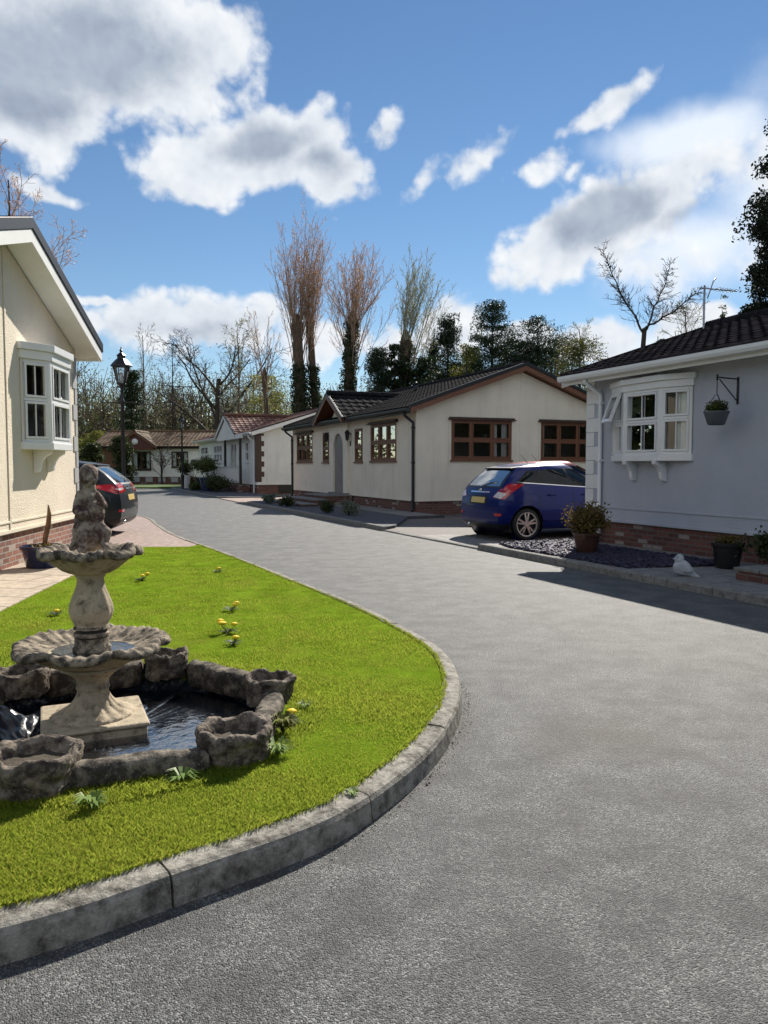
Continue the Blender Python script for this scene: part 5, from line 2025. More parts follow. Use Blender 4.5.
# ------------------------------------------------------------------ lamp posts
def lamp_post(label, loc, h, rz=0.0):
    root = thing('street_lamp', label, 'street lamp', loc, rz, 'black lantern lamp posts')
    hp = h - .95
    p = MB()
    p.lathe([(.16, 0), (.16, .05), (.12, .09), (.10, .12), (.095, .75), (.115, .8), (.115, .86), (.085, .92), (.06, 1.0), (.05, 1.1), (.047, hp - .5), (.065, hp - .47), (.065, hp - .42),
             (.043, hp - .38), (.038, hp - .1), (.06, hp - .07), (.06, hp - .03), (.03, hp)], 14)
    p.tube([(-.34, 0, hp - .45), (.34, 0, hp - .45)], .014, 8)
    p.ball((-.34, 0, hp - .45), .03, 8)
    p.ball((.34, 0, hp - .45), .03, 8)
    p.build('pole', 'black_iron', root, sharp=40)
    f, g = MB(), MB()
    n = 6
    zb, zt = hp + .02, hp + .48
    rb, rt = .11, .215
    P = lambda r, z, i: Vector((r * math.cos(2 * PI * i / n + .26), r * math.sin(2 * PI * i / n + .26), z))
    for i in range(n):
        f.tube([P(rb, zb, i), P(rt, zt, i)], .012, 6)
        f.tube([P(rb, zb, i), P(rb, zb, i + 1)], .014, 6)
        f.tube([P(rt, zt, i), P(rt, zt, i + 1)], .018, 6)
        g.quad(P(rb, zb, i), P(rb, zb, i + 1), P(rt, zt, i + 1), P(rt, zt, i))
    f.lathe([(.03, hp - .02), (.11, hp + .01), (.11, hp + .025), (.02, hp + .05)], 12)
    fo = f.build('lantern_frame', 'black_iron', root)
    g.build('pane', 'lamp_glass', fo, fix=False)
    r = MB()
    r.lathe([(.275, zt - .01), (.265, zt + .03), (.15, zt + .16), (.10, zt + .20), (.10, zt + .25), (.125, zt + .27), (.06, zt + .33), (.025, zt + .36), (.045, zt + .40), (.02, zt + .44), (.008, zt + .5)], n, smooth=False)
    r.build('lantern_roof', 'black_iron', root)
    b = MB()
    b.lathe([(.02, hp + .05), (.035, hp + .12), (.035, hp + .28), (.015, hp + .32)], 10)
    b.build('bulb', 'white', root)
    return root


lamp_post('tall black lantern lamp post rising behind the dark grey hatchback', (-6.80, 20.1, .0), 4.5, .2)
lamp_post('smaller looking black lantern lamp post standing far down the road', (-12.2, 46.6, .0), 4.62, .9)


# ------------------------------------------------------------------ fountain and pond
FC = Vector((-1.595, 4.15, 0))


def fountain():
    root = thing('fountain', 'weathered two tiered stone fountain topped by a cherub statue in the pond', 'fountain', FC, R(24))
    # plinth block
    b = MB()
    b.box(WORLD, -.255, .255, -.255, .255, -.07, .065)
    b.box(WORLD, -.268, .268, -.268, .268, .066, .092)
    b.build('base_block', 'stone', root, bevel=.012)
    # fluted pedestal
    nf = 16

    def flute(a, i, r, z):
        k = max(0, min(1, (.215 - z) / .05)) * max(0, min(1, (z - .098) / .02))
        return (r * (1 - .10 * k * (0.5 + .5 * math.cos(nf * a)) ** 2), z)
    prof = [(.215, .093), (.215, .105), (.195, .115), (.16, .128), (.125, .15), (.10, .18), (.084, .21), (.08, .235), (.088, .24), (.088, .255), (.083, .26), (.085, .29), (.12, .325), (.155, .345), (.17, .352), (.17, .366), (.155, .372), (.06, .375)]
    m = MB()
    m.lathe(prof, 128, mod=flute)
    p = m.build('pedestal', 'stone', root, sharp=50)

    def bowl(r0, zr, zb, neck, n, wav, name):
        mb = MB()
        prof, mi = [], []
        # underside from the neck out to the lip, then over it and down inside
        for k in range(9):
            t = k / 8
            prof.append((neck + (r0 * .86 - neck) * t ** .75, zb + (zr - .03 - zb) * t ** 1.25))
        prof += [(r0 * .93, zr - .040), (r0 * .99, zr - .040), (r0 * 1.03, zr - .026), (r0 * 1.03, zr - .008), (r0 * 1.0, zr + .006), (r0 * .94, zr + .008), (r0 * .86, zr + .000), (r0 * .74, zr - .020), (r0 * .55, zr - .045), (r0 * .3, zr - .058), (.02, zr - .06)]
        mis = [0] * 8 + [1] * 9 + [0] * 6
        N = len(prof)

        def mod(a, i, r, z):
            t = min(1, max(0, (r - neck) / (r0 - neck)))
            c = math.cos(n * a)
            lobe = abs(math.cos(n * a / 2)) ** .6
            rib = math.cos(n * 5 * a)
            up = 1 if i >= 12 else 0
            rg = (.0055 * rib * min(1, t * 1.4) * (1 if .5 < t else .2) if up else .003 * math.cos(n * 2 * a) * t) * (r0 / .4)
            droop = -.022 * t ** 4 * (.5 + .5 * c) * (r0 / .4)
            return (r * (1 - wav * t * t * (1 - lobe)) + (0 if up else .006 * math.cos(n * 2 * a) * t * (1 - t)), z + rg + droop + .010 * t ** 3)
        mb.lathe(prof, n * 50, mod=mod, mis=mis[:N])
        s0 = 0
        rough(mb, .0035, 12, s0, r0 * 9)
        return mb.build(name, ['stone', 'stone_dirty'], root)
    bowl(.405, .497, .372, .155, 7, .12, 'lower_bowl')
    w = MB()
    w.lathe([(.001, .4505), (.24, .4505)], 40)
    w.build('water', 'water', root, fix=False)
    m = MB()
    nb = 12
    prof = [(.10, .43), (.10, .465), (.09, .475), (.088, .52), (.092, .53), (.092, .545), (.082, .55), (.082, .562), (.095, .57), (.088, .585), (.092, .60), (.108, .63), (.118, .665), (.113, .70), (.097, .745), (.080, .785), (.071, .82), (.069, .845), (.078, .852), (.078, .866), (.05, .87)]
    m.lathe(prof, 96, mod=lambda a, i, r, z: (r * (1 - .035 * (0.5 + .5 * math.cos(nb * a)) * (1 if .59 < z < .80 else 0)), z), mis=[1] * 3 + [2] * 1 + [1] * 2 + [2] * 2 + [1] * 1 + [0] * 20)
    m.build('baluster', ['stone', 'stone_dirty', 'band_black'], root, sharp=50)
    bowl(.270, 1.0, .864, .07, 7, .12, 'upper_bowl')
    # cherub: a worn draped child, fused from rounded masses
    s = MB()
    s.lathe([(.10, .96), (.10, 1.0), (.085, 1.012), (.04, 1.015)], 20)
    el = [((.0, 0, 1.06), .075, (1.0, .95, 1.0)), ((-.005, .0, 1.13), .068, (1.0, .9, 1.1)), ((-.0, .0, 1.20), .070, (1.05, .9, 1.1)), ((.0, .01, 1.155), .098, (1.08, .85, .95)), ((.035, -.03, 1.195), .075, (1.0, .9, 1.0)), ((-.03, -.02, 1.10), .085, (1.0, .9, 1.0)), ((.0, .01, 1.30), .05, (1.1, .8, .9)), ((.0, .0, 1.265), .068, (1.0, .8, .9)),
          ((-.06, .0, 1.285), .034, (1, 1, 1)), ((.055, .01, 1.285), .034, (1, 1, 1)), ((.005, .005, 1.335), .048, (1, .8, 1.2)), ((.004, -.004, 1.395), .062, (1.05, .98, 1.0)),
          ((.004, .012, 1.42), .060, (1.1, 1, .72)), ((.05, -.05, 1.10), .05, (.9, 1.1, 1.4)), ((-.045, -.045, 1.09), .05, (.9, 1.1, 1.3)), ((.05, -.06, 1.22), .045, (1.1, 1, .9))]
    for c, r, q in el:
        s.ball(c, r, 16, sq=q)
    s.tube([(-.062, 0, 1.285), (-.092, -.03, 1.215), (-.055, -.085, 1.185), (.0, -.095, 1.2)], [.03, .027, .023, .02], 10)
    s.tube([(.06, .01, 1.285), (.105, -.02, 1.235), (.085, -.08, 1.25), (.045, -.095, 1.30)], [.03, .027, .023, .02], 10)
    s.tube([(.06, -.04, 1.12), (.105, -.075, 1.09), (.085, -.09, 1.03), (.09, -.12, 1.015)], [.045, .038, .028, .026], 10)
    s.tube([(-.04, -.04, 1.11), (-.05, -.09, 1.075), (-.045, -.085, 1.02), (-.045, -.12, 1.012)], [.045, .038, .028, .026], 10)
    for k in range(7):
        a = -.3 + k * .62
        s.tube([(.06 * math.cos(a), .05 * math.sin(a) + .01, 1.17), (.088 * math.cos(a), .08 * math.sin(a), 1.08), (.095 * math.cos(a), .09 * math.sin(a), 1.0)], [.016, .018, .02], 8)
    # face: nose, cheeks, chin
    s.ball((.004, -.062, 1.385), .011, 8)
    s.ball((-.018, -.05, 1.375), .017, 8)
    s.ball((.026, -.05, 1.375), .017, 8)
    s.ball((.004, -.05, 1.352), .015, 8)
    s.v = [(x * (.74 if z > 1.15 else .74 + .10 * (1.15 - z) / .13), y * .80, z) if z > 1.016 else (x, y, z) for x, y, z in s.v]
    st = s.build('statue', 'statue', root, fix=False)
    rm = st.modifiers.new('fuse', 'REMESH')
    rm.mode = 'VOXEL'
    rm.voxel_size = .0055
    rm.use_smooth_shade = True
    sm = st.modifiers.new('worn', 'SMOOTH')
    sm.iterations = 3
    sm.factor = .6
    tx = bpy.data.textures.new('worn_noise', 'CLOUDS')
    tx.noise_scale = .03
    dm = st.modifiers.new('pitted', 'DISPLACE')
    dm.texture = tx
    dm.strength = .009
    dm.texture_coords = 'LOCAL'
    return root


fountain()


CRAG = bpy.data.textures.new('craggy_noise', 'CLOUDS')
CRAG.noise_scale = .035
CRAG.noise_depth = 4


def pond():
    c = Vector((POND_C[0], POND_C[1], 0))
    mb = MB()
    n = 300

    def mod(a, i, r, z):
        pl = .012 * math.sin(a * 60 + 2 * math.sin(a * 7)) + .009 * math.sin(a * 37 + 1) + .007 * math.sin(a * 101)
        return (r + pl * (1 if 0 < i < 4 else .2), z + (pl * .25 if i > 2 else 0))
    mb.lathe([(.88, .17), (.86, .10), (.83, .05), (.78, .018), (.5, .012), (.001, .010)], n, mod=mod)
    root = thing('garden_pond', 'round stone edged pond with black liner on the front lawn', 'pond', (c.x, c.y, 0))
    mb.build('liner', 'liner', root, fix=False)
    w = MB()
    w.lathe([(.001, .024), (.80, .024)], 64)
    w.build('water', 'water', root, fix=False)
    # the planters stand on the rim, a curved coping stone between each two of them
    P6 = [(-.69, 3.47), (-.665, 4.36), (-1.40, 4.90), (-2.16, 4.50), (-2.36, 3.62), (-1.47, 3.155)]
    for k in range(6):
        p, q = Vector((*P6[k], 0)) - c, Vector((*P6[(k + 1) % 6], 0)) - c
        mb = MB()
        m = 16
        pr = [(-.058, .02), (-.066, .14), (-.058, .185), (-.03, .203), (.03, .206), (.058, .19), (.07, .15), (.068, .06)]
        V, F, nq = [], [], len(pr)
        a0, a1 = math.atan2(p.y, p.x), math.atan2(q.y, q.x)
        if a1 < a0:
            a1 += 2 * PI
        g = .155 / ((p.length + q.length) / 2)
        for i in range(m + 1):
            t = i / m
            a = a0 + g + (a1 - a0 - 2 * g) * t
            rr = p.length * (1 - t) + q.length * t
            rr *= 1 - .06 * math.sin(PI * t)
            for (dr, z) in pr:
                V.append(((rr + dr) * math.cos(a), (rr + dr) * math.sin(a), z))
        for i in range(m):
            for j in range(nq):
                F.append((i * nq + j, i * nq + (j + 1) % nq, (i + 1) * nq + (j + 1) % nq, (i + 1) * nq + j))
        F += [tuple(range(nq))[::-1], tuple(range(m * nq, (m + 1) * nq))]
        mb.add(V, F, 0, True)
        rough(mb, .012, 7, 0, k * 3.3)
        rough(mb, .006, 22, 0, k * 1.3)
        o = mb.build('rim_stone', 'rim_stone', root, sharp=55)
        sb = o.modifiers.new('sub', 'SUBSURF')
        sb.levels = sb.render_levels = 2
        dm = o.modifiers.new('craggy', 'DISPLACE')
        dm.texture = CRAG
        dm.strength = .012
        dm.texture_coords = 'LOCAL'
    desc = ['craggy stone planter on the pond rim nearest the kerb bend', 'craggy stone planter on the pond rim towards the blue hatchback', 'low craggy stone planter at the back of the pond rim behind the fountain bowl',
            'craggy stone planter at the far left of the pond rim', 'craggy stone planter at the near left of the pond rim by the crumpled liner', 'large craggy stone planter on the pond rim nearest the camera']
    rads = [.165, .145, .13, .15, .16, .185]
    hs = [.155, .15, .15, .15, .15, .165]
    for k, pos2 in enumerate(P6):
        rp, hp_ = rads[k], hs[k]
        mb = MB()
        rr = random.Random(k + 3)
        lob = [rr.uniform(.93, 1.07) for _ in range(7)]

        def mod(a_, i, r, z, lob=lob, hp_=hp_, k=k):
            t = a_ / (2 * PI) * 7
            j = int(t) % 7
            f = t - int(t)
            f = f * f * (3 - 2 * f)
            s_ = lob[j] * (1 - f) + lob[(j + 1) % 7] * f
            return (r * s_, z + (.008 * math.cos(5 * a_ + k) if z > hp_ * .5 else 0))
        prof = [(.84, -.02), (.95, .02), (1.0, .25), (.97, .45), (1.02, .65), (1.05, .85), (1.02, .97), (.95, 1.02), (.86, 1.0), (.79, .88), (.74, .70), (.66, .55), (.01, .5)]
        dense = []
        for a, b in zip(prof[:-1], prof[1:]):
            dense += [(a[0] + (b[0] - a[0]) * t, a[1] + (b[1] - a[1]) * t) for t in (0, .34, .67)]
        dense.append(prof[-1])
        mb.lathe([(rp * a, hp_ * b) for a, b in dense], 84, mod=mod)
        rough(mb, .014, 8, 0, k * 5.1)
        rough(mb, .009, 22, 0, k * 2.1)
        rough(mb, .004, 60, 0, k * 1.1)
        t = thing('stone_planter', desc[k], 'planter', (pos2[0], pos2[1], LAWN_Z - .01), 0, 'craggy planters round the pond rim')
        bo = mb.build('bowl', 'planter', t, fix=False)
        sb = bo.modifiers.new('sub', 'SUBSURF')
        sb.levels = sb.render_levels = 1
        dm = bo.modifiers.new('craggy', 'DISPLACE')
        dm.texture = CRAG
        dm.strength = .018
        dm.texture_coords = 'LOCAL'
        so = MB()
        so.lathe([(.001, hp_ * .66), (rp * .74, hp_ * .63)], 24)
        rough(so, .012, 20)
        so.build('soil', 'soil', t, fix=False)
    # crumpled end of spare liner heaped at the near left
    mb = MB()
    def f(u, v):
        x = -.80 + .44 * u
        y = -.45 + .60 * v
        h = .05 + .15 * math.sin(PI * min(1, u * 1.1)) * math.sin(PI * v) ** .6
        p = Vector((x, y, 0))
        h += .05 * mnoise.noise(Vector((x * 7, y * 5, 1))) + .03 * abs(mnoise.noise(Vector((x * 17, y * 9, 4)))) + .018 * mnoise.noise(Vector((x * 34, y * 20, 9)))
        return (x, y, -.03 + h)
    mb.grid(f, 70, 70)
    o = mb.build('liner_heap', 'liner', fix=False)
    o.location = (c.x, c.y, 0)
    tag(o, 'crumpled shiny black pond liner heaped at the left of the pond', 'pond liner')


pond()


# ------------------------------------------------------------------ pots, plants and small things


def leaf_cloud(rng, n, c, rad, size, flat=.0, shell=.55, aspect=.55, clumps=0, clump_r=.25):
    """n leaf quads through an ellipsoid; returns (V, F)"""
    c, rad = np.array(c), np.array(rad)
    d = rng.normal(size=(n, 3))
    d /= np.linalg.norm(d, axis=1)[:, None]
    r = shell + (1 - shell) * rng.random(n) ** .7
    P = d * r[:, None]
    if clumps:
        cd = rng.normal(size=(clumps, 3))
        cd /= np.linalg.norm(cd, axis=1)[:, None]
        cc = cd * (rng.uniform(.25, .95, clumps))[:, None]
        k = rng.integers(0, clumps, n)
        P = cc[k] + rng.normal(size=(n, 3)) * clump_r * rng.uniform(.5, 1.1, clumps)[k][:, None]
    P = P * rad + c
    return leaf_quads(rng, P, size, aspect)


def leaf_quads(rng, P, size, aspect=.55, up=None, smin=.6, smax=1.3):
    n = len(P)
    a = rng.normal(size=(n, 3))
    if up is not None:
        a = a * (1 - up) + np.array([0, 0, 1.0]) * up * 2
    a /= np.linalg.norm(a, axis=1)[:, None]
    b = np.cross(a, rng.normal(size=(n, 3)))
    b /= np.maximum(np.linalg.norm(b, axis=1), 1e-6)[:, None]
    s = size * rng.uniform(smin, smax, n)
    A, B = a * (s / 2)[:, None], b * (s * aspect / 2)[:, None]
    V = np.stack([P - A, P + B, P + A, P - B], 1).reshape(-1, 3)
    F = np.arange(n * 4).reshape(-1, 4)
    return V, F


def cat(*vf):
    V, F, k = [], [], 0
    for v, f in vf:
        V.append(v)
        F.append(f + k)
        k += len(v)
    return np.concatenate(V), np.concatenate(F)


def pot(name, label, loc, r, h, mat, group=None, n=28, cat_='plant pot'):
    root = thing(name, label, cat_, loc, 0, group)
    mb = MB()
    mb.lathe([(r * .70, 0), (r * .74, .01), (r * .93, h * .82), (r * 1.0, h * .84), (r * 1.03, h * .9), (r * 1.03, h), (r * .93, h), (r * .90, h * .88), (.01, h * .86)], n)
    mb.build('pot', mat, root, sharp=40)
    s = MB()
    s.lathe([(.001, h * .885), (r * .91, h * .88)], 20)
    rough(s, .01, 20)
    s.build('soil', 'soil', root, fix=False)
    return root


def shrub(parent, c, rad, n, size, mat, seed, stem=True, name='foliage', clumps=22, aspect=.5):
    rng = np.random.default_rng(seed)
    V, F = cat(leaf_cloud(rng, n, c, rad, size, clumps=clumps, clump_r=.30, aspect=aspect), leaf_cloud(rng, n // 3, c, np.array(rad) * .8, size, shell=.2, aspect=aspect))
    V[:, 2] = np.maximum(V[:, 2], .01)
    o = np_mesh(name, V, F, mat, parent)
    if stem:
        mb = MB()
        rr = random.Random(seed)
        for k in range(7):
            a = rr.uniform(0, 6.28)
            mb.tube([(c[0], c[1], max(0.0, c[2] - rad[2] * 1.4)), (c[0] + rad[0] * .3 * math.cos(a), c[1] + rad[1] * .3 * math.sin(a), c[2] - rad[2] * .2), (c[0] + rad[0] * .75 * math.cos(a), c[1] + rad[1] * .75 * math.sin(a), c[2] + rad[2] * rr.uniform(.1, .8))], [.012, .008, .003], 5)
        mb.build('stem', 'bark', parent, fix=False)
    return o


# shrub in the brown pot on the slate bed
t = pot('potted_shrub', 'bronze green shrub in a brown pot on the slate bed', tuple(RK(.78, .02, .125)), .21, .30, 'terracotta', cat_='potted plant')
shrub(t, (0, 0, .50), (.30, .30, .24), 2600, .05, 'leaf_bronze', 4)
t = pot('potted_shrub', 'black tapered pot with a low plant beside the brick steps', tuple(RK(1.45, -2.05, .1)), .20, .34, 'black_pot', cat_='potted plant')
shrub(t, (0, 0, .37), (.17, .17, .05), 500, .035, 'leaf_bronze', 5, False)
t = thing('shrub', 'low dark shrub against the brickwork behind the black pot', 'shrub', tuple(RK(1.85, -2.5, .1)))
shrub(t, (0, 0, .30), (.38, .30, .24), 2200, .06, 'leaf_conifer', 6)


def door_steps():
    root = thing('steps', 'brick steps with stone treads at the right edge by the lilac home', 'steps', tuple(RK(.72, -5.6, .098)), TH)
    for i, (x0, x1, y1, z0, z1) in enumerate(((0, .62, 2.75, 0, .15), (.622, 1.42, 2.4, 0, .34))):
        b = MB()
        b.box(WORLD, x0, x1, 0, y1, z0, z1 - .04)
        o = b.build('riser', 'brick_dark', root)
        s = MB()
        s.box(WORLD, x0 - .02, x1, -.02, y1 + .02, z1 - .039, z1)
        s.build('tread', 'grey_flags', o, bevel=.006)
    return root


door_steps()


def bird_statue():
    mb = MB()
    mb.ball((0, 0, .11), .105, 18, sq=(1.25, .85, .98))
    mb.ball((-.075, 0, .205), .068, 16, sq=(1, .95, 1.05))
    mb.ball((.10, 0, .08), .075, 14, sq=(1.4, .8, .7))
    mb.tube([(.12, 0, .08), (.22, 0, .055), (.30, 0, .045)], [.05, .032, .02], 10)
    mb.tube([(-.125, 0, .20), (-.17, 0, .185)], [.02, .004], 8)
    for s in (-1, 1):
        mb.ball((.05, s * .075, .12), .06, 12, sq=(1.9, .45, .9))
    mb.lathe([(.08, 0), (.085, .03), (.05, .05)], 16)
    rough(mb, .004, 18)
    o = mb.build('bird_statue', 'bird', fix=False)
    rm = o.modifiers.new('fuse', 'REMESH')
    rm.mode = 'VOXEL'
    rm.voxel_size = .008
    rm.use_smooth_shade = True
    o.location = RK(.33, -2.35, .099)
    o.rotation_euler = (0, R(16), R(-15))
    o.scale = (.82, .82, .95)
    for s in (-1, 1):
        e = MB()
        e.ball((-.115, s * .048, .225), .008, 8)
        e.build('eye', 'black', o, fix=False)
    return tag(o, 'pale grey stone bird ornament sitting on the kerb', 'ornament')


bird_statue()


def hanging_basket():
    f = RH['FW']
    M = Matrix.Translation(right_root.location) @ Matrix.Rotation(TH, 4, 'Z')
    u = -1.52 + 9.2
    P = lambda a, b, c: M @ f(a, b, c)
    br = MB()
    br.box(f, u - .012, u + .012, 2.22, 2.60, .003, .02)
    br.tube([f(u, 2.57, .01), f(u, 2.58, .40)], .010, 8)
    br.tube([f(u, 2.26, .015), f(u, 2.555, .36)], .008, 8)
    br.tube([f(u, 2.54, .40), f(u, 2.62, .40)], .014, 8)
    b = br.build('bracket', 'black_iron', None)
    b.location, b.rotation_euler = right_root.location, (0, 0, TH)
    tag(b, 'black iron bracket on the lilac grey wall holding the hanging basket', 'bracket')
    root = thing('hanging_basket', 'small hanging basket of plants beside the white bow window', 'hanging basket', P(u, 1.92, .40), TH)
    c = MB()
    c.lathe([(.10, 0), (.115, .01), (.165, .16), (.172, .17), (.172, .19), (.155, .19), (.15, .165), (.01, .16)], 20)
    c.build('basket', plain('grey_plastic', (.10, .11, .13), .5, .15, 12), root, sharp=40)
    ch = MB()
    for k in range(3):
        a = k * 2.1 + .3
        ch.tube([(.165 * math.cos(a), .165 * math.sin(a), .185), (.02 * math.cos(a), .02 * math.sin(a), .42)], .005, 5)
    ch.tube([(0, 0, .41), (.0, 0, .67)], .006, 5)
    ch.build('chain', 'black_iron', root)
    shrub(root, (0, 0, .235), (.17, .17, .085), 520, .05, 'leaf_shrub', 8, False, clumps=14)


hanging_basket()


def left_pot():
    root = pot('glazed_pot', 'dark blue glazed pot with soil against the cream home brickwork', at(43, 567, .116) + (.116,), .275, .29, 'blue_pot')
    shrub(root, (0, 0, .28), (.15, .15, .03), 260, .04, 'leaf_bronze', 9, False)
    mb = MB()
    pts = [(.03, -.02, .24), (.045, 0, .38), (.085, 0, .55), (.10, .0, .70), (.098, 0, .82)]
    mb.tube(pts, [.030, .036, .032, .026, .008], 10)
    rough(mb, .008, 14)
    o = mb.build('driftwood', 'driftwood', fix=False)
    x, y = at(43, 566, .116)
    o.location = (x, y, .116)
    tag(o, 'curved brown driftwood stake standing in the blue glazed pot', 'driftwood')


left_pot()


def aerial():
    root = thing('tv_aerial', 'television aerial on a thin mast above the lilac home roof', 'aerial', tuple(RK(2.15 + 2.85, 1.93, .1)), TH)
    m = MB()
    m.tube([(0, 0, 2.4), (0, 0, 4.86)], .02, 8)
    m.box(WORLD, -.03, .03, -.12, .0, 2.5, 2.54)
    m.box(WORLD, -.03, .03, -.12, .0, 3.0, 3.04)
    m.build('mast', 'steel', root)
    b = MB()
    b.tube([(-.12, -.0, 4.80), (.85, .0, 4.82)], .013, 6)
    b.tube([(.08, 0, 4.62), (.16, 0, 4.8), (.22, 0, 4.95), (.29, .0, 5.02)], .012, 6)
    for k in range(7):
        x = .28 + k * .085
        b.tube([(x, -.14, 4.815), (x, .14, 4.815)], .005, 5)
    b.build('antenna', 'steel', root)


aerial()

# plants along the fronts of the middle and far homes
gl = [('low bright grey green shrub at the kerb tip before the far driveway', .45, 17.6, .24, .40, 'leaf_grey'), ('small dark shrub second from the kerb tip in front of the ivory home', .5, 15.6, .24, .34, 'leaf_conifer'),
      ('dark clipped shrub by the foot of the ivory home steps', .55, 11.6, .26, .36, 'leaf_conifer'), ('grey green lavender bush nearer the camera than the ivory home steps', .80, 10.4, .30, .42, 'leaf_grey')]
for i, (lb, x, y, r, h, mt) in enumerate(gl):
    t = thing('shrub', lb, 'shrub', tuple(RK(x, y, .085)))
    shrub(t, (0, 0, h * .5), (r, r, h * .5), 900, .07, mt, 20 + i)


def tub(label, x, y, r, h, mat):
    return pot('planter_tub', label, tuple(RK(x, y, .075)), r, h, mat, cat_='planter')


t = tub('dark tub with a broad clipped tree before the white home porch', 1.3, 36.0, .45, .7, 'black_pot')
shrub(t, (0, 0, 1.45), (.85, .85, .42), 2600, .10, 'leaf_shrub', 31, clumps=30)
t = tub('grey blue tub with a narrow leafy tree beside the broad clipped tree', 1.1, 33.4, .42, .75, 'blue_pot')
shrub(t, (0, 0, 1.35), (.5, .5, .4), 1500, .10, 'leaf_shrub', 32, clumps=18)
t = tub('white urn with a dark topiary ball in front of the white home', .9, 39.6, .32, .8, 'white_matt')
shrub(t, (0, 0, 1.25), (.48, .48, .46), 2200, .09, 'leaf_conifer', 33, clumps=0 or 30)
for i, (lb, x, y, r, h, mt) in enumerate([('wide dark bush in front of the near porch post of the white home', 1.2, 31.2, .7, .95, 'leaf_conifer'), ('dark rounded bush between the porch posts of the white home', 1.5, 32.6, .55, .8, 'leaf_conifer'),
                                          ('low bush by the white home tubs nearest the road', .7, 34.8, .4, .45, 'leaf_shrub'), ('reddish bush at the far end of the white home garden', 1.6, 42.5, .6, .8, 'leaf_bronze')]):
    t = thing('shrub', lb, 'shrub', tuple(RK(x, y, .075)))
    shrub(t, (0, 0, h * .5), (r, r, h * .52), 1500, .11, mt, 40 + i, clumps=20)
# ------------------------------------------------------------------ lawn: grass, dandelions, weeds


def grass():
    rng = np.random.default_rng(11)
    xs, ys = [], []
    # density falls with distance from the camera
    n = 680000
    u = rng.random(n)
    ys.append(1 / (1 / 1.6 - u * (1 / 1.6 - 1 / 13.0)))
    xs.append(rng.uniform(-.62, .16, n) * ys[0])
    ye = rng.uniform(1.0, 13.0, 260000)
    xe = rng.uniform(-4.7, .5, 260000)
    side = (xe < -.60 * ye) | (ye < 1.7)
    xs.append(xe[side])
    ys.append(ye[side])
    x, y = np.concatenate(xs), np.concatenate(ys)
    edge = np.abs(rng.normal(0, .018, len(x)))
    ok = in_poly(x, y, LAWN)
    ok &= np.hypot(x - POND_C[0], y - POND_C[1]) > .93
    x, y = x[ok], y[ok]
    n = len(x)
    patch_ = np.array([mnoise.noise(Vector((a * 1.3, b * 1.3, 0))) + .5 * mnoise.noise(Vector((a * 5, b * 5, 3))) for a, b in zip(x, y)])
    d = np.hypot(x, y)
    h = (.015 + .010 * patch_) * rng.uniform(.55, 1.35, n)
    near = np.hypot(x - POND_C[0], y - POND_C[1]) < 1.13
    h = np.where(near, h * rng.uniform(1.1, 2.1, n), h)
    w = (.0006 + .00027 * d) * rng.uniform(.7, 1.3, n)
    a = rng.uniform(0, 2 * PI, n)
    la = rng.uniform(0, 2 * PI, n)
    lean = rng.uniform(.1, .9, n) * h
    # ragged blades hanging over the kerb
    kp = inset(KERB_PATH, .122)
    m = 16000
    q = rng.random(m) ** 1.6 * (len(kp) - 2)
    i = q.astype(int)
    e = kp[i] * (1 - (q - i))[:, None] + kp[i + 1] * (q - i)[:, None]
    wob = np.array([mnoise.noise(Vector((a * 6, b * 6, 9))) for a, b in e])
    tn = kp[i + 1] - kp[i]
    tn /= np.linalg.norm(tn, axis=1)[:, None]
    e = e + np.stack([tn[:, 1], -tn[:, 0]], 1) * (np.abs(rng.normal(0, .012, m)) + .022 * np.maximum(0, wob) - .012)[:, None]
    x, y = np.r_[x, e[:, 0]], np.r_[y, e[:, 1]]
    out_ang = np.arctan2(-tn[:, 0], tn[:, 1])
    h = np.r_[h, rng.uniform(.010, .028, m) * np.clip(4.5 / e[:, 1], .25, 1)]
    w = np.r_[w, (.0007 + .00027 * np.hypot(e[:, 0], e[:, 1])) * rng.uniform(.7, 1.3, m)]
    a = np.r_[a, rng.uniform(0, 2 * PI, m)]
    la = np.r_[la, out_ang + rng.normal(0, .7, m)]
    lean = np.r_[lean, rng.uniform(.3, 1.0, m) * .020]
    n = len(x)
    z = np.full(n, LAWN_Z - .003)
    z[-m:] += .006
    cx, sx = np.cos(a) * w, np.sin(a) * w
    lx, ly = np.cos(la) * lean, np.sin(la) * lean
    V = np.stack([np.stack([x - cx, y - sx, z], 1), np.stack([x + cx, y + sx, z], 1),
                  np.stack([x + cx * .7 + lx * .45, y + sx * .7 + ly * .45, z + h * .62], 1), np.stack([x + lx, y + ly, z + h * .95], 1)], 1).reshape(-1, 3)
    F = np.arange(n * 4).reshape(-1, 4)
    o = np_mesh('grass', V, F, 'grass')
    return stuff(o, 'short bright green grass covering the front lawn', 'grass')


grass()


def weed_leaves(rng, n, r, h, w):
    """a rosette of narrow leaves"""
    V, F = [], []
    for i in range(n):
        a = rng.uniform(0, 2 * PI)
        L = r * rng.uniform(.6, 1.2)
        c, s = math.cos(a), math.sin(a)
        ww = w * rng.uniform(.7, 1.3)
        hh = h * rng.uniform(.5, 1.2)
        pts = [(0, 0, .0), (.5, ww, hh), (1, .15 * ww, hh * .75), (.5, -ww, hh)]
        k = len(V)
        for (q, t, z) in pts:
            V.append((L * q * c - t * s, L * q * s + t * c, z))
        F.append((k, k + 1, k + 2, k + 3))
    return np.array(V), np.array(F)


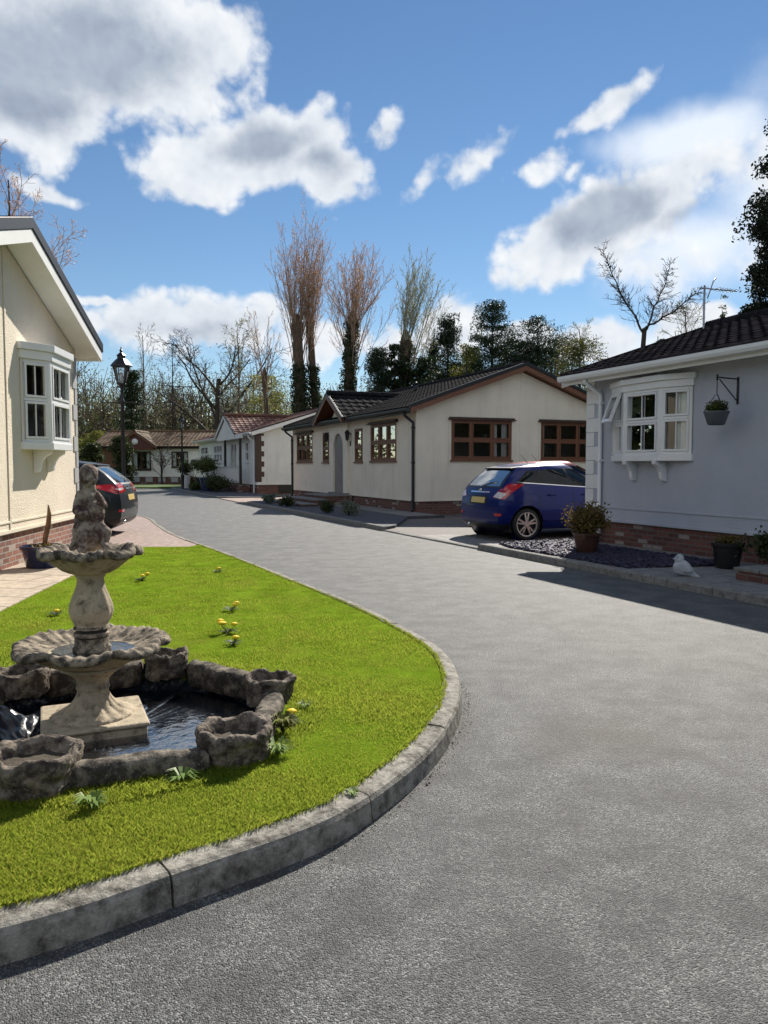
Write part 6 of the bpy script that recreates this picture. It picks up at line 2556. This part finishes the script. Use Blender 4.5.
def dandelion(label, px, py, heads, seed, tall=.07, group=None):
    rng = np.random.default_rng(seed)
    x, y = at(px, py, LAWN_Z + tall * .5)
    root = thing('dandelion', label, 'dandelion', (x, y, LAWN_Z), 0, group)
    V, F = weed_leaves(rng, 14, .09, .035, .013)
    np_mesh('leaf', V, F, 'leaf_shrub', root)
    for k in range(heads):
        a, r = rng.uniform(0, 6.28), .03 + .05 * rng.random() if heads > 1 else .01
        hx, hy, hz = r * math.cos(a) * 1.2, r * math.sin(a) * 1.2, tall * rng.uniform(.8, 1.25)
        mb = MB()
        mb.tube([(0, 0, 0), (hx * .7, hy * .7, hz * .6), (hx, hy, hz)], .0022, 5)
        st = mb.build('flower_stalk', 'leaf_shrub', root, fix=False)
        hb = MB()
        hb.lathe([(.004, -.008), (.015, -.004), (.026, .004), (.025, .013), (.014, .019), (.001, .021)], 14, (hx, hy, hz), mod=lambda a_, i, rr, z: (rr * (1 + .14 * math.cos(9 * a_)), z))
        hb.build('flower_head', 'dandelion', st, fix=False)


for i, (lb, px, py, n, t) in enumerate([
        ('dandelion plant with several yellow heads in the middle of the lawn', 228, 629, 4, .075), ('dandelion with two yellow heads just above the biggest dandelion clump', 231, 608, 2, .06),
        ('pair of dandelion heads behind the fountain baluster at the far lawn', 141, 578, 3, .06), ('single dandelion head low on the lawn left of the baluster', 57, 613, 1, .05),
        ('single dandelion right of the pond planters at the middle of the lawn edge', 291, 719, 1, .05), ('single dandelion near the far right of the lawn by the road', 218, 570, 1, .06),
        ('single dandelion below the biggest dandelion clump', 234, 642, 1, .04)]):
    dandelion(lb, px, py, n, 60 + i, t)


def weed(label, px, py, n, r, h, w, mat, seed):
    rng = np.random.default_rng(seed)
    x, y = at(px, py, LAWN_Z + h * .3)
    V, F = weed_leaves(rng, n, r, h, w)
    o = np_mesh('weed', V, F, mat)
    o.location = (x, y, LAWN_Z)
    tag(o, label, 'weed')


weed('pale leafy weed at the foot of the large near planter', 92, 805, 40, .07, .06, .008, 'leaf_weed', 1)
weed('pale weed in front of the long near rim stone', 183, 778, 40, .08, .05, .007, 'leaf_weed', 2)
weed('bright green leafy weed beside the right hand planters', 283, 728, 70, .09, .09, .008, 'leaf_yellow', 3)
weed('small bluish weed on the lawn right of the planters', 305, 706, 24, .045, .04, .005, 'leaf_weed', 4)
weed('green weed tuft by the corner planter on the lawn', 278, 752, 50, .08, .07, .007, 'leaf_weed', 5)
weed('dark leafy weed tuft on the kerb edge of the lawn', 352, 793, 30, .035, .02, .005, 'leaf_weed', 6)

# ------------------------------------------------------------------ trees


def tubes_np(lines, sides=4):
    """many tapered limbs at once: lines = [(points, radii)]"""
    by = {}
    for pts, rad in lines:
        by.setdefault(len(pts), []).append((pts, rad))
    parts = []
    for m, group in by.items():
        P = np.array([g[0] for g in group], float)
        Rr = np.array([g[1] for g in group], float)
        T = np.empty_like(P)
        T[:, 1:-1] = P[:, 2:] - P[:, :-2]
        T[:, 0] = P[:, 1] - P[:, 0]
        T[:, -1] = P[:, -1] - P[:, -2]
        T /= np.maximum(np.linalg.norm(T, axis=2), 1e-9)[..., None]
        ref = np.where(np.abs(T[:, :1, 2:3]) < .9, np.array([0, 0, 1.0]), np.array([1.0, 0, 0]))
        A = np.cross(T, np.broadcast_to(ref, T.shape))
        A /= np.maximum(np.linalg.norm(A, axis=2), 1e-9)[..., None]
        B = np.cross(A, T)
        ang = 2 * PI * np.arange(sides) / sides
        V = P[:, :, None] + (A[:, :, None] * np.cos(ang)[None, None, :, None] + B[:, :, None] * np.sin(ang)[None, None, :, None]) * Rr[:, :, None, None]
        base = np.arange(len(group))[:, None, None] * (m * sides)
        i = np.arange(m - 1)[:, None] * sides
        k = np.arange(sides)[None]
        kn = (k + 1) % sides
        F = np.stack([i + k, i + kn, i + sides + kn, i + sides + k], -1).reshape(1, -1, 4) + base
        parts.append((V.reshape(-1, 3), F.reshape(-1, 4)))
    return cat(*parts)


def rot_about(v, axis, ang):
    return v * math.cos(ang) + np.cross(axis, v) * math.sin(ang) + axis * np.dot(axis, v) * (1 - math.cos(ang))


def limb(rng, p, d, L, r0, r1, n, wig, trop):
    pts, rad = [p], [r0]
    d = d / np.linalg.norm(d)
    for i in range(n):
        d = d + rng.normal(0, wig, 3) + np.array([0, 0, trop])
        d /= np.linalg.norm(d)
        p = p + d * L / n
        pts.append(p)
        rad.append(r0 + (r1 - r0) * (i + 1) / n)
    return np.array(pts), np.array(rad)


def grow(rng, lines, tips, p, d, L, r, lev, S):
    s = S[lev]
    pts, rad = limb(rng, p, d, L, r, r * s.get('taper', .35), s.get('seg', 5), s.get('wig', .12), s.get('trop', .05))
    lines[min(lev, 2)].append((pts, rad))
    if lev == len(S) - 1:
        tips.append(pts)
        return
    nk = s['kids'] if isinstance(s['kids'], int) else int(rng.integers(s['kids'][0], s['kids'][1] + 1))
    n = len(pts) - 1
    ph = rng.uniform(0, 2 * PI)
    for k in range(nk):
        f = s.get('from', .3) + (1 - s.get('from', .3)) * (k + rng.uniform(.1, .9)) / nk
        i = min(n - 1, int(f * n))
        t = f * n - i
        q = pts[i] * (1 - t) + pts[i + 1] * t
        rr = rad[i] * (1 - t) + rad[i + 1] * t
        dd = pts[i + 1] - pts[i]
        dd /= np.linalg.norm(dd)
        perp = np.cross(dd, np.array([.3, .2, 1.0]) if abs(dd[2]) < .9 else np.array([1.0, 0, 0]))
        perp /= np.linalg.norm(perp)
        perp = rot_about(perp, dd, ph + k * 2.4 + rng.normal(0, .3))
        ang = R(rng.uniform(*s['ang']))
        nd = dd * math.cos(ang) + perp * math.sin(ang)
        ll = L * s['len'] * (1 - s.get('fall', .45) * f) * rng.uniform(.7, 1.2)
        grow(rng, lines, tips, q, nd, ll, rr * s.get('rk', .62), lev + 1, S)


def finish_tree(root, lines, tips, rng, bark, twig, leaf=None, leaf_n=0, leaf_size=.1, spread=.08, rmin=.008):
    l0, l1, l2 = lines[0], lines[1], lines[2]
    V, F = tubes_np([(p, np.maximum(r, rmin)) for p, r in l0], 9)
    np_mesh('trunk', V, F, bark, root, smooth=True)
    if l1:
        V, F = tubes_np([(p, np.maximum(r, rmin)) for p, r in l1], 5)
        np_mesh('branch', V, F, bark if not isinstance(twig, tuple) else twig[0], root, smooth=True)
    if l2:
        V, F = tubes_np([(p, np.maximum(r, rmin)) for p, r in l2], 3)
        np_mesh('twig', V, F, twig if not isinstance(twig, tuple) else twig[1], root)
    if leaf and leaf_n and tips:
        k = rng.integers(0, len(tips), leaf_n)
        t = rng.random(leaf_n)
        m = np.array([len(tips[i]) - 1 for i in k])
        i0 = np.minimum((t * m).astype(int), m - 1)
        fr = t * m - i0
        P = np.array([tips[a][b] * (1 - f) + tips[a][b + 1] * f for a, b, f in zip(k, i0, fr)]) + rng.normal(0, spread, (leaf_n, 3))
        V, F = leaf_quads(rng, P, leaf_size)
        np_mesh('crown', V, F, leaf, root)


def ivy(root, rng, pts, rads, n, size, thick=.12, name='ivy', mat='leaf_ivy'):
    pts, rads = np.array(pts), np.array(rads)
    k = rng.random(n) * (len(pts) - 1)
    i = k.astype(int)
    f = (k - i)[:, None]
    P = pts[i] * (1 - f) + pts[i + 1] * f
    r = rads[i] * (1 - f[:, 0]) + rads[i + 1] * f[:, 0]
    a = rng.uniform(0, 2 * PI, n)
    bump_ = 1 + .35 * np.sin(a * 3 + k * 2.1) + .3 * np.sin(k * 7.7 + a)
    rr = r * (.9 + .0) + thick * rng.random(n) ** .6 * bump_
    P = P + np.stack([np.cos(a) * rr, np.sin(a) * rr, rng.normal(0, .1, n)], 1)
    V, F = leaf_quads(rng, P, size)
    np_mesh(name, V, F, mat, root)


def pollard(label, px, Y, z_knob, top_px_y, half_w_px, seed, r=.42, shoots=26, leaf='leaf_bud', twig=('bark_pale', 'twig_red'), ivy_to=.75, lean=0.0, leaf_n=2600, leafs=.11, gaps=(.12, .30), kids=9, lev2=4):
    """a tall poplar cut back to a knob, with a sheaf of upright regrowth"""
    rng = np.random.default_rng(seed)
    x = (px - 384) / FOCAL * Y
    top = CAM_H + (466 - top_px_y) / FOCAL * Y
    hw = half_w_px / FOCAL * Y
    root = thing('poplar_tree', label, 'tree', (x, Y, -.05))
    lines, tips = ([], [], []), []
    pts, rad = limb(rng, np.zeros(3), np.array([0, 0, 1.0]), z_knob, r * 1.15, r * .85, 8, .025, .05)
    lines[0].append((pts, rad))
    kp = pts[-1]
    # swollen knob
    kb = np.array([kp + np.array([0, 0, z]) for z in (-1.2, -.6, -.1, .35, .8)])
    lines[0].append((kb, np.array([r * .85, r * 1.08, r * 1.15, r * .9, r * .35])))
    for k in range(shoots):
        a = rng.uniform(0, 2 * PI)
        q = rng.random() ** .75
        spread_ = q * hw
        low = max(0.0, rng.random() - .45) * 7.0
        L = (top - z_knob) * (1 - .30 * q ** 2) * rng.uniform(.66, 1.0) + low * .5
        d = np.array([math.cos(a) * spread_ * .80 + lean * L, math.sin(a) * spread_ * .80, L])
        p0 = kp + np.array([math.cos(a) * r * .8, math.sin(a) * r * .8, rng.uniform(-.5, .3) - low])
        S = [dict(seg=7, wig=.030, trop=.012, taper=.22, kids=kids, ang=(14, 40), len=.30, fall=.4, rk=.5, **{'from': .12}),
             dict(seg=4, wig=.06, trop=.10, taper=.3, kids=lev2, ang=(15, 40), len=.45, rk=.6, **{'from': .2}),
             dict(seg=3, wig=.08, trop=.08, taper=.5)]
        l2 = ([], [], [])
        grow(rng, l2, tips, p0, d, L, .036 * rng.uniform(.6, 1.25), 0, S)
        lines[1].extend(l2[0])
        lines[2].extend(l2[1])
        lines[2].extend(l2[2])
    finish_tree(root, lines, tips, rng, 'moss_bark', twig, leaf, leaf_n, leafs, .05, rmin=.009)
    if ivy_to:
        m = max(2, int(8 * ivy_to))
        ivy(root, rng, pts[:m + 1], rad[:m + 1] * np.linspace(1.25, .8, m + 1), int(6500 * ivy_to), .19, .30)
    return root


pollard('tallest pollarded poplar, thick dark trunk with a sheaf of copper shoots', 302, 60, 12.5, 212, 30, 1, .42, 40, ivy_to=.85, kids=10, lev2=4, lean=.055, leaf_n=7000, leafs=.075)
pollard('slimmer pollarded poplar just right of the tallest, its copper shoots merging with it', 319, 61, 12.6, 232, 22, 2, .30, 22, ivy_to=.75, kids=10, lev2=4, lean=.05, leaf_n=3500, leafs=.075)
pollard('ivy clad pollarded poplar with a wide copper fan, third of the pollards from the left', 346, 59, 12.3, 242, 46, 3, .40, 46, ivy_to=1.0, kids=10, lev2=4, lean=.06, leaf_n=8000, leafs=.075)
pollard('pale green leaning poplar with wispy shoots above an ivied trunk', 404, 55, 10.2, 250, 23, 4, .38, 30, leaf='leaf_pale', twig=('twig_grey', 'twig_grey'), ivy_to=1.0, lean=.24, leaf_n=8000, leafs=.075, kids=8, lev2=4)
pollard('thin bare poplar with a small pinkish crown left of the pollards', 268, 62, 8.6, 300, 20, 5, .20, 11, ivy_to=0, leaf_n=500, kids=6, lev2=3, leafs=.09)


def bare_tree(label, px, Y, top_px, base_h, seed, r, S, spread=1.0, bark='bark_dark', twig='bark_dark', leaf=None, leaf_n=0, leafs=.1, name='bare_tree', lean=(0, 0), group=None, X=None, rmin=.012):
    rng = np.random.default_rng(seed)
    x = (px - 384) / FOCAL * Y if X is None else X
    top = CAM_H + (466 - top_px) / FOCAL * Y
    root = thing(name, label, 'tree', (x, Y, -.05), 0, group)
    lines, tips = ([], [], []), []
    grow(rng, lines, tips, np.zeros(3), np.array([lean[0], lean[1], 1.0]), base_h, r, 0, S)
    # scale the crown to the height the photograph shows
    zmax = max(p[:, 2].max() for L_ in lines for p, _ in L_)
    k = top / zmax
    lines = tuple([(p * np.array([k * spread, k * spread, k]), rr) for p, rr in L_] for L_ in lines)
    tips = [p * np.array([k * spread, k * spread, k]) for p in tips]
    finish_tree(root, lines, tips, rng, bark, twig, leaf, leaf_n, leafs, .06, rmin)
    return root


SPREAD = [dict(seg=6, wig=.05, trop=.02, taper=.55, kids=8, ang=(28, 58), len=.95, fall=.35, rk=.62, **{'from': .30}),
          dict(seg=6, wig=.12, trop=.05, taper=.3, kids=7, ang=(25, 55), len=.55, rk=.6, **{'from': .25}),
          dict(seg=4, wig=.12, trop=.05, taper=.35, kids=6, ang=(25, 60), len=.5, rk=.6, **{'from': .2}),
          dict(seg=3, wig=.12, trop=.03, taper=.5, kids=4, ang=(25, 60), len=.5, rk=.7, **{'from': .2}),
          dict(seg=2, wig=.1, trop=.0, taper=.6)]
BIRCH = [dict(seg=8, wig=.035, trop=.04, taper=.25, kids=20, ang=(30, 60), len=.30, fall=.55, rk=.40, **{'from': .25}),
         dict(seg=5, wig=.10, trop=.05, taper=.3, kids=8, ang=(25, 55), len=.5, rk=.6, **{'from': .2}),
         dict(seg=3, wig=.12, trop=-.02, taper=.5, kids=4, ang=(25, 60), len=.5, rk=.6, **{'from': .2}),
         dict(seg=2, wig=.1, trop=-.05, taper=.6)]
bare_tree('large black bare spreading tree behind the brown roofed bungalow', 212, 74, 322, 6.0, 21, .34, SPREAD, 1.15, rmin=.016)
bare_tree('bare tree with fine twigs between the spreading tree and the thin poplar', 243, 72, 315, 11, 22, .16, BIRCH, .9, 'bark', 'twig_grey', 'leaf_pale', 900, .13)
bare_tree('thin bare tree rising right of the tall lamp post', 146, 78, 322, 11, 23, .14, BIRCH, .75, 'bark', 'twig_grey')
bare_tree('second thin bare tree between the two lamp posts', 172, 80, 345, 10, 24, .14, BIRCH, .9, 'bark_dark', 'bark')
bare_tree('tree with pink buds rising above the roof of the cream home', 12, 27, 165, 7, 25, .20, [dict(SPREAD[0], ang=(15, 40), trop=.05), dict(SPREAD[1], ang=(15, 40), trop=.08), dict(SPREAD[2], trop=.08), SPREAD[3], SPREAD[4]], .95, 'bark', 'twig_red', 'leaf_bud', 7000, .05, 'budding_tree', rmin=.007)
bare_tree('small bare tree at the white wall of the bungalow between its windows', 163, 58.6, 443, 1.6, 26, .05, SPREAD[:4], 1.0, 'bark_dark', 'bark_dark')
bare_tree('fine bare tree behind the pine right of the chimney vent', 590, 60, 318, 11, 27, .13, BIRCH, .95, 'bark', 'twig_grey', 'leaf_pale', 500, .1)
bare_tree('pale bare birch left of the sparse conifer', 566, 62, 335, 10, 28, .13, BIRCH, 1.0, 'bark', 'twig_grey', 'leaf_pale', 700, .1)
bare_tree('pale bare tree behind the television aerial', 688, 46, 300, 8, 29, .11, BIRCH, 1.0, 'bark', 'twig_grey')
bare_tree('bare twiggy tree left of the big dark evergreen', 722, 48, 308, 6, 30, .10, SPREAD[:4], .9, 'bark', 'twig_grey', rmin=.008)


def sparse_conifer(label, px, Y, arms, seed, base_py):
    """an almost leafless conifer: a short trunk forking into three long feathered arms"""
    rng = np.random.default_rng(seed)
    x0 = (px - 384) / FOCAL * Y
    root = thing('sparse_conifer', label, 'tree', (x0, Y, -.05))
    zb = CAM_H + (466 - base_py) / FOCAL * Y
    trunk, rad = limb(rng, np.zeros(3), np.array([0, 0, 1.0]), zb, .15, .085, 6, .02, .05)
    main, br, tw, tips = [(trunk, rad)], [], [], []
    for (ax_, ay, dz) in arms:
        tip = np.array([(ax_ - 384) / FOCAL * Y - x0, dz, CAM_H + (466 - ay) / FOCAL * Y])
        p0 = trunk[-1] - np.array([0, 0, rng.uniform(0, .5)])
        n = 12
        t = np.linspace(0, 1, n + 1)[:, None]
        pts = p0 * (1 - t) + tip * t + np.array([0, 0, -.15]) * np.sin(PI * t) + rng.normal(0, .03, (n + 1, 3)) * (t > 0)
        br.append((pts, np.linspace(.046, .010, n + 1)))
        d0 = (tip - p0) / np.linalg.norm(tip - p0)
        Lt = np.linalg.norm(tip - p0)
        for k in range(70):
            f = rng.uniform(.10, 1.0) ** .85
            i = min(n - 1, int(f * n))
            q = pts[i] * (1 - (f * n - i)) + pts[i + 1] * (f * n - i)
            pr = np.cross(d0, rng.normal(size=3))
            pr /= np.linalg.norm(pr)
            d = d0 * .8 + pr * .8 + np.array([0, 0, .05])
            L = Lt * (.25 * (1 - .62 * f)) * rng.uniform(.5, 1.2)
            lp, lr = limb(rng, q, d, L, .012, .005, 4, .16, -.02)
            tw.append((lp, lr))
            for j in range(5):
                qq = lp[rng.integers(1, 5)]
                lp2, lr2 = limb(rng, qq, d + rng.normal(0, .6, 3), L * .35, .008, .005, 3, .1, .03)
                tw.append((lp2, lr2))
                tips.append(lp2)
    finish_tree(root, (main, br, tw), tips, rng, 'bark_dark', 'bark_dark', 'leaf_pine', 900, .04, .015, rmin=.005)


sparse_conifer('almost leafless conifer forking into three feathery arms above the lilac home roof', 636, 30, [(592, 259, -.8), (674, 259, .9), (694, 291, -.3)], 33, 330)


def conifer(label, px, Y, top_px, width_px, seed, mat='leaf_pine', n=9000, size=.34, shape='cone', name='conifer', trunk=True, X=None, z0=0.3, clumps=None, tight=1.0):
    rng = np.random.default_rng(seed)
    x = (px - 384) / FOCAL * Y if X is None else X
    top = CAM_H + (466 - top_px) / FOCAL * Y
    w = width_px / FOCAL * Y / 2
    root = thing(name, label, 'tree', (x, Y, -.05))
    # clumps of foliage on the ends of limbs
    m = clumps or 90
    t = rng.random(m) ** .85
    zz = z0 + (top - z0) * t
    if shape == 'cone':
        rr = w * (1 - t) ** .7 + .12 * w
    elif shape == 'column':
        rr = w * (np.minimum(1, (1 - t) * 4) ** .6) * (.75 + .25 * np.sin(t * 9))
    elif shape == 'pine':
        rr = w * np.where(t < .35, .25 + t * .9, 1.0 - .75 * ((t - .35) / .65) ** 1.6)
    else:
        rr = w * np.sqrt(np.maximum(.05, 1 - (2 * t - 1) ** 2))
    a = rng.uniform(0, 2 * PI, m)
    q = rng.uniform(.35, 1.0, m) * rr
    C = np.stack([np.cos(a) * q, np.sin(a) * q, zz], 1)
    k = rng.integers(0, m, n)
    cs = tight * (.20 * w + .12 * size) * rng.uniform(.6, 1.35, m)
    P = C[k] + np.clip(rng.normal(size=(n, 3)), -1.5, 1.5) * cs[k][:, None] * np.array([1.15, 1.15, .42] if shape == 'pine' else [1, 1, .62])
    P[:, 2] = np.clip(P[:, 2], .1, top + .1)
    V, F = leaf_quads(rng, P, size, .32 if mat == 'leaf_pine' else .55)
    np_mesh('crown', V, F, mat, root)
    lines = [(np.array([[0, 0, 0], [.03, 0, top * .5], [0, .04, top * .93]]), np.array([.05 * w + .10, .035 * w + .06, .02]))]
    V, F = tubes_np(lines, 8)
    np_mesh('trunk', V, F, 'bark_dark', root, smooth=True)
    br = []
    for i in range(0, m, 2):
        b = np.array([0, 0, max(.3, C[i, 2] - .25 * q[i])])
        br.append((np.array([b, (b + C[i]) / 2 + np.array([0, 0, .05 * w]), C[i]]), np.array([.03, .02, .01]) * (1 + .3 * w)))
    V, F = tubes_np(br, 4)
    np_mesh('branch', V, F, 'bark_dark', root)
    return root


conifer('dark conical evergreen below the ivy clad pollard', 378, 52, 350, 44, 41, shape='cone', n=20000, size=.16)
conifer('dark ivied stump of evergreen between the pale poplar and the pollards', 395, 53, 345, 28, 42, 'leaf_ivy', 16000, .15, 'column')
conifer('dense dark conical evergreen right of the pale poplar', 447, 50, 318, 46, 43, shape='cone', n=26000, size=.16)
conifer('dark bushy evergreen filling the gap under the pale poplar', 423, 54, 358, 40, 57, 'leaf_ivy', 16000, .16, 'round')
conifer('tall dark pine with layered boughs behind the apex of the ivory roof', 491, 52, 306, 66, 44, shape='pine', n=26000, size=.17, name='pine_tree', clumps=110, tight=.8)
conifer('broad dark pine right of the tall pine', 536, 54, 320, 72, 45, shape='pine', n=26000, size=.17, name='pine_tree', clumps=100, tight=.8)
conifer('low dark pine between the tall pine and the broad pine', 514, 56, 338, 50, 58, shape='round', n=16000, size=.17, name='pine_tree', clumps=70)
conifer('yellow green shrub tree glowing between the dark pines', 466, 48, 346, 36, 46, 'leaf_yellow', 9000, .12, 'round', 'shrub_tree')
conifer('olive green tree right of the pines above the ivory roof edge', 578, 50, 342, 66, 47, 'leaf_olive', 15000, .13, 'round', 'shrub_tree')
conifer('small dark conifer behind the lilac roof below the sparse conifer', 655, 42, 325, 28, 48, n=5000, size=.13, shape='pine', clumps=30, tight=.7)
conifer('young drooping larch behind the lilac roof near the aerial', 718, 40, 298, 16, 49, 'leaf_conifer', 2200, .09, 'cone', 'larch_tree', clumps=40)
conifer('huge dark evergreen at the right edge of the view', 806, 27, 88, 122, 50, 'leaf_dark', 80000, .13, 'round', 'evergreen_tree', z0=2.6, clumps=150, tight=.75)
conifer('dark rounded evergreen lower down beside the huge evergreen', 768, 30, 214, 64, 56, 'leaf_dark', 36000, .12, 'cone', 'evergreen_tree', clumps=90, tight=.8)
conifer('yellow green tree glowing left of the thin poplar', 268, 66, 378, 56, 51, 'leaf_yellow', 8000, .15, 'round', 'shrub_tree', clumps=50)
conifer('dark upright garden conifer in front of the brown bungalow', 122, 56.5, 437, 24, 52, 'leaf_conifer', 9000, .14, 'column', 'garden_conifer')
conifer('rounded dark conifer beside the corner of the cream home', 93, 52, 444, 22, 53, 'leaf_conifer', 8000, .14, 'round', 'garden_conifer')
conifer('dark evergreen in the wood behind the tall lamp post', 133, 76, 372, 34, 54, 'leaf_ivy', 10000, .22, 'cone')
conifer('bright bush showing beyond the cream home corner', 97, 66, 432, 36, 55, 'leaf_yellow', 5000, .17, 'round', 'bush')


for lb, px, top, w_, mt, sh in [
        ('low dark evergreen just left of the ivory roof apex', 505, 352, 40, 'leaf_pine', 'round'), ('low dark evergreen directly behind the ivory roof apex', 528, 346, 44, 'leaf_ivy', 'round'),
        ('dark evergreen right behind the broad pine', 556, 338, 46, 'leaf_pine', 'round'), ('low dark shrub tree at the far right end of the ivory roof', 602, 362, 46, 'leaf_olive', 'round'),
        ('dark evergreen low behind the yellow green shrub tree', 470, 362, 50, 'leaf_ivy', 'round'), ('dark conical evergreen tucked behind the pale poplar trunk', 434, 340, 30, 'leaf_pine', 'cone'),
        ('slim dark conifer just left of the tall pine', 474, 336, 24, 'leaf_pine', 'cone')]:
    conifer(lb, px, 57.5, top, w_, 200 + px, mt, 13000, .17, sh, 'evergreen_tree', clumps=60)


def wood():
    """the far wood: hundreds of thin grey stems and budding twigs"""
    rng = np.random.default_rng(77)
    lines, P = [], []
    for i in range(1250):
        px = rng.uniform(-60, 640)
        Y = rng.uniform(82, 118)
        x = (px - 384) / FOCAL * Y
        prof = np.interp(px, [-60, 60, 110, 170, 230, 300, 420, 640], [370, 362, 372, 378, 366, 380, 372, 368])
        h = (466 - prof + rng.normal(0, 12)) / FOCAL * Y * rng.uniform(.6, 1.0)
        p, r = limb(rng, np.array([x, Y, 0]), np.array([rng.normal(0, .08), 0, 1]), h, .13, .03, 5, .05, .05)
        lines.append((p, r))
        for k in range(16):
            f = rng.uniform(.15, 1)
            q = p[min(4, int(f * 5))]
            a = rng.uniform(0, 2 * PI)
            d = np.array([math.cos(a) * .6, math.sin(a) * .6, .8])
            pp, rr = limb(rng, q, d, h * .22 * rng.uniform(.5, 1.2), .045, .018, 3, .14, .04)
            lines.append((pp, rr))
            P.append(pp[rng.integers(1, 4, 9)] + rng.normal(0, .6, (9, 3)))
    V, F = tubes_np(lines, 3)
    np_mesh_ = np_mesh('far_wood', V, F, 'bark')
    V2, F2 = leaf_quads(rng, np.concatenate(P), .27)
    nv = len(V)
    me = np_mesh_.data
    bpy.data.objects.remove(np_mesh_)
    mi = np.r_[np.zeros(len(F), 'i4'), np.ones(len(F2), 'i4') + (rng.random(len(F2)) < .35)]
    VV, FF = np.concatenate([V, V2]), np.concatenate([F, F2 + nv])
    o = np_mesh('far_wood', VV, FF, ['bark', 'leaf_wood', 'leaf_shrub'], mi=mi)
    stuff(o, 'far grey green wood of bare and budding trees along the horizon', 'wood')
    # low understorey hedge below it
    x = rng.uniform(-70, 60, 22000)
    y = rng.uniform(84, 92, 22000)
    z = np.abs(rng.normal(0, 2.6, 22000)) + .2
    V, F = leaf_quads(rng, np.stack([x, y, z], 1), .6)
    o = np_mesh('undergrowth', V, F, 'leaf_conifer')
    stuff(o, 'dark undergrowth along the foot of the far wood', 'undergrowth')


wood()


def rear_trees():
    """an unseen belt of trees behind the camera, added to darken the reflections in window panes"""
    rng = np.random.default_rng(88)
    n = 60000
    a = rng.uniform(R(126), R(384), n)
    r = rng.uniform(46, 56, n)
    h = 9.5 + 2.5 * np.sin(a * 9) + 1.5 * np.sin(a * 23 + 1)
    z = rng.random(n) ** .8 * h
    V, F = leaf_quads(rng, np.stack([r * np.cos(a), r * np.sin(a), z], 1), 1.1)
    o = np_mesh('unseen_tree_belt', V, F, 'leaf_conifer')
    stuff(o, 'unseen belt of dark trees added behind the turning area to darken window reflections', 'trees')


rear_trees()
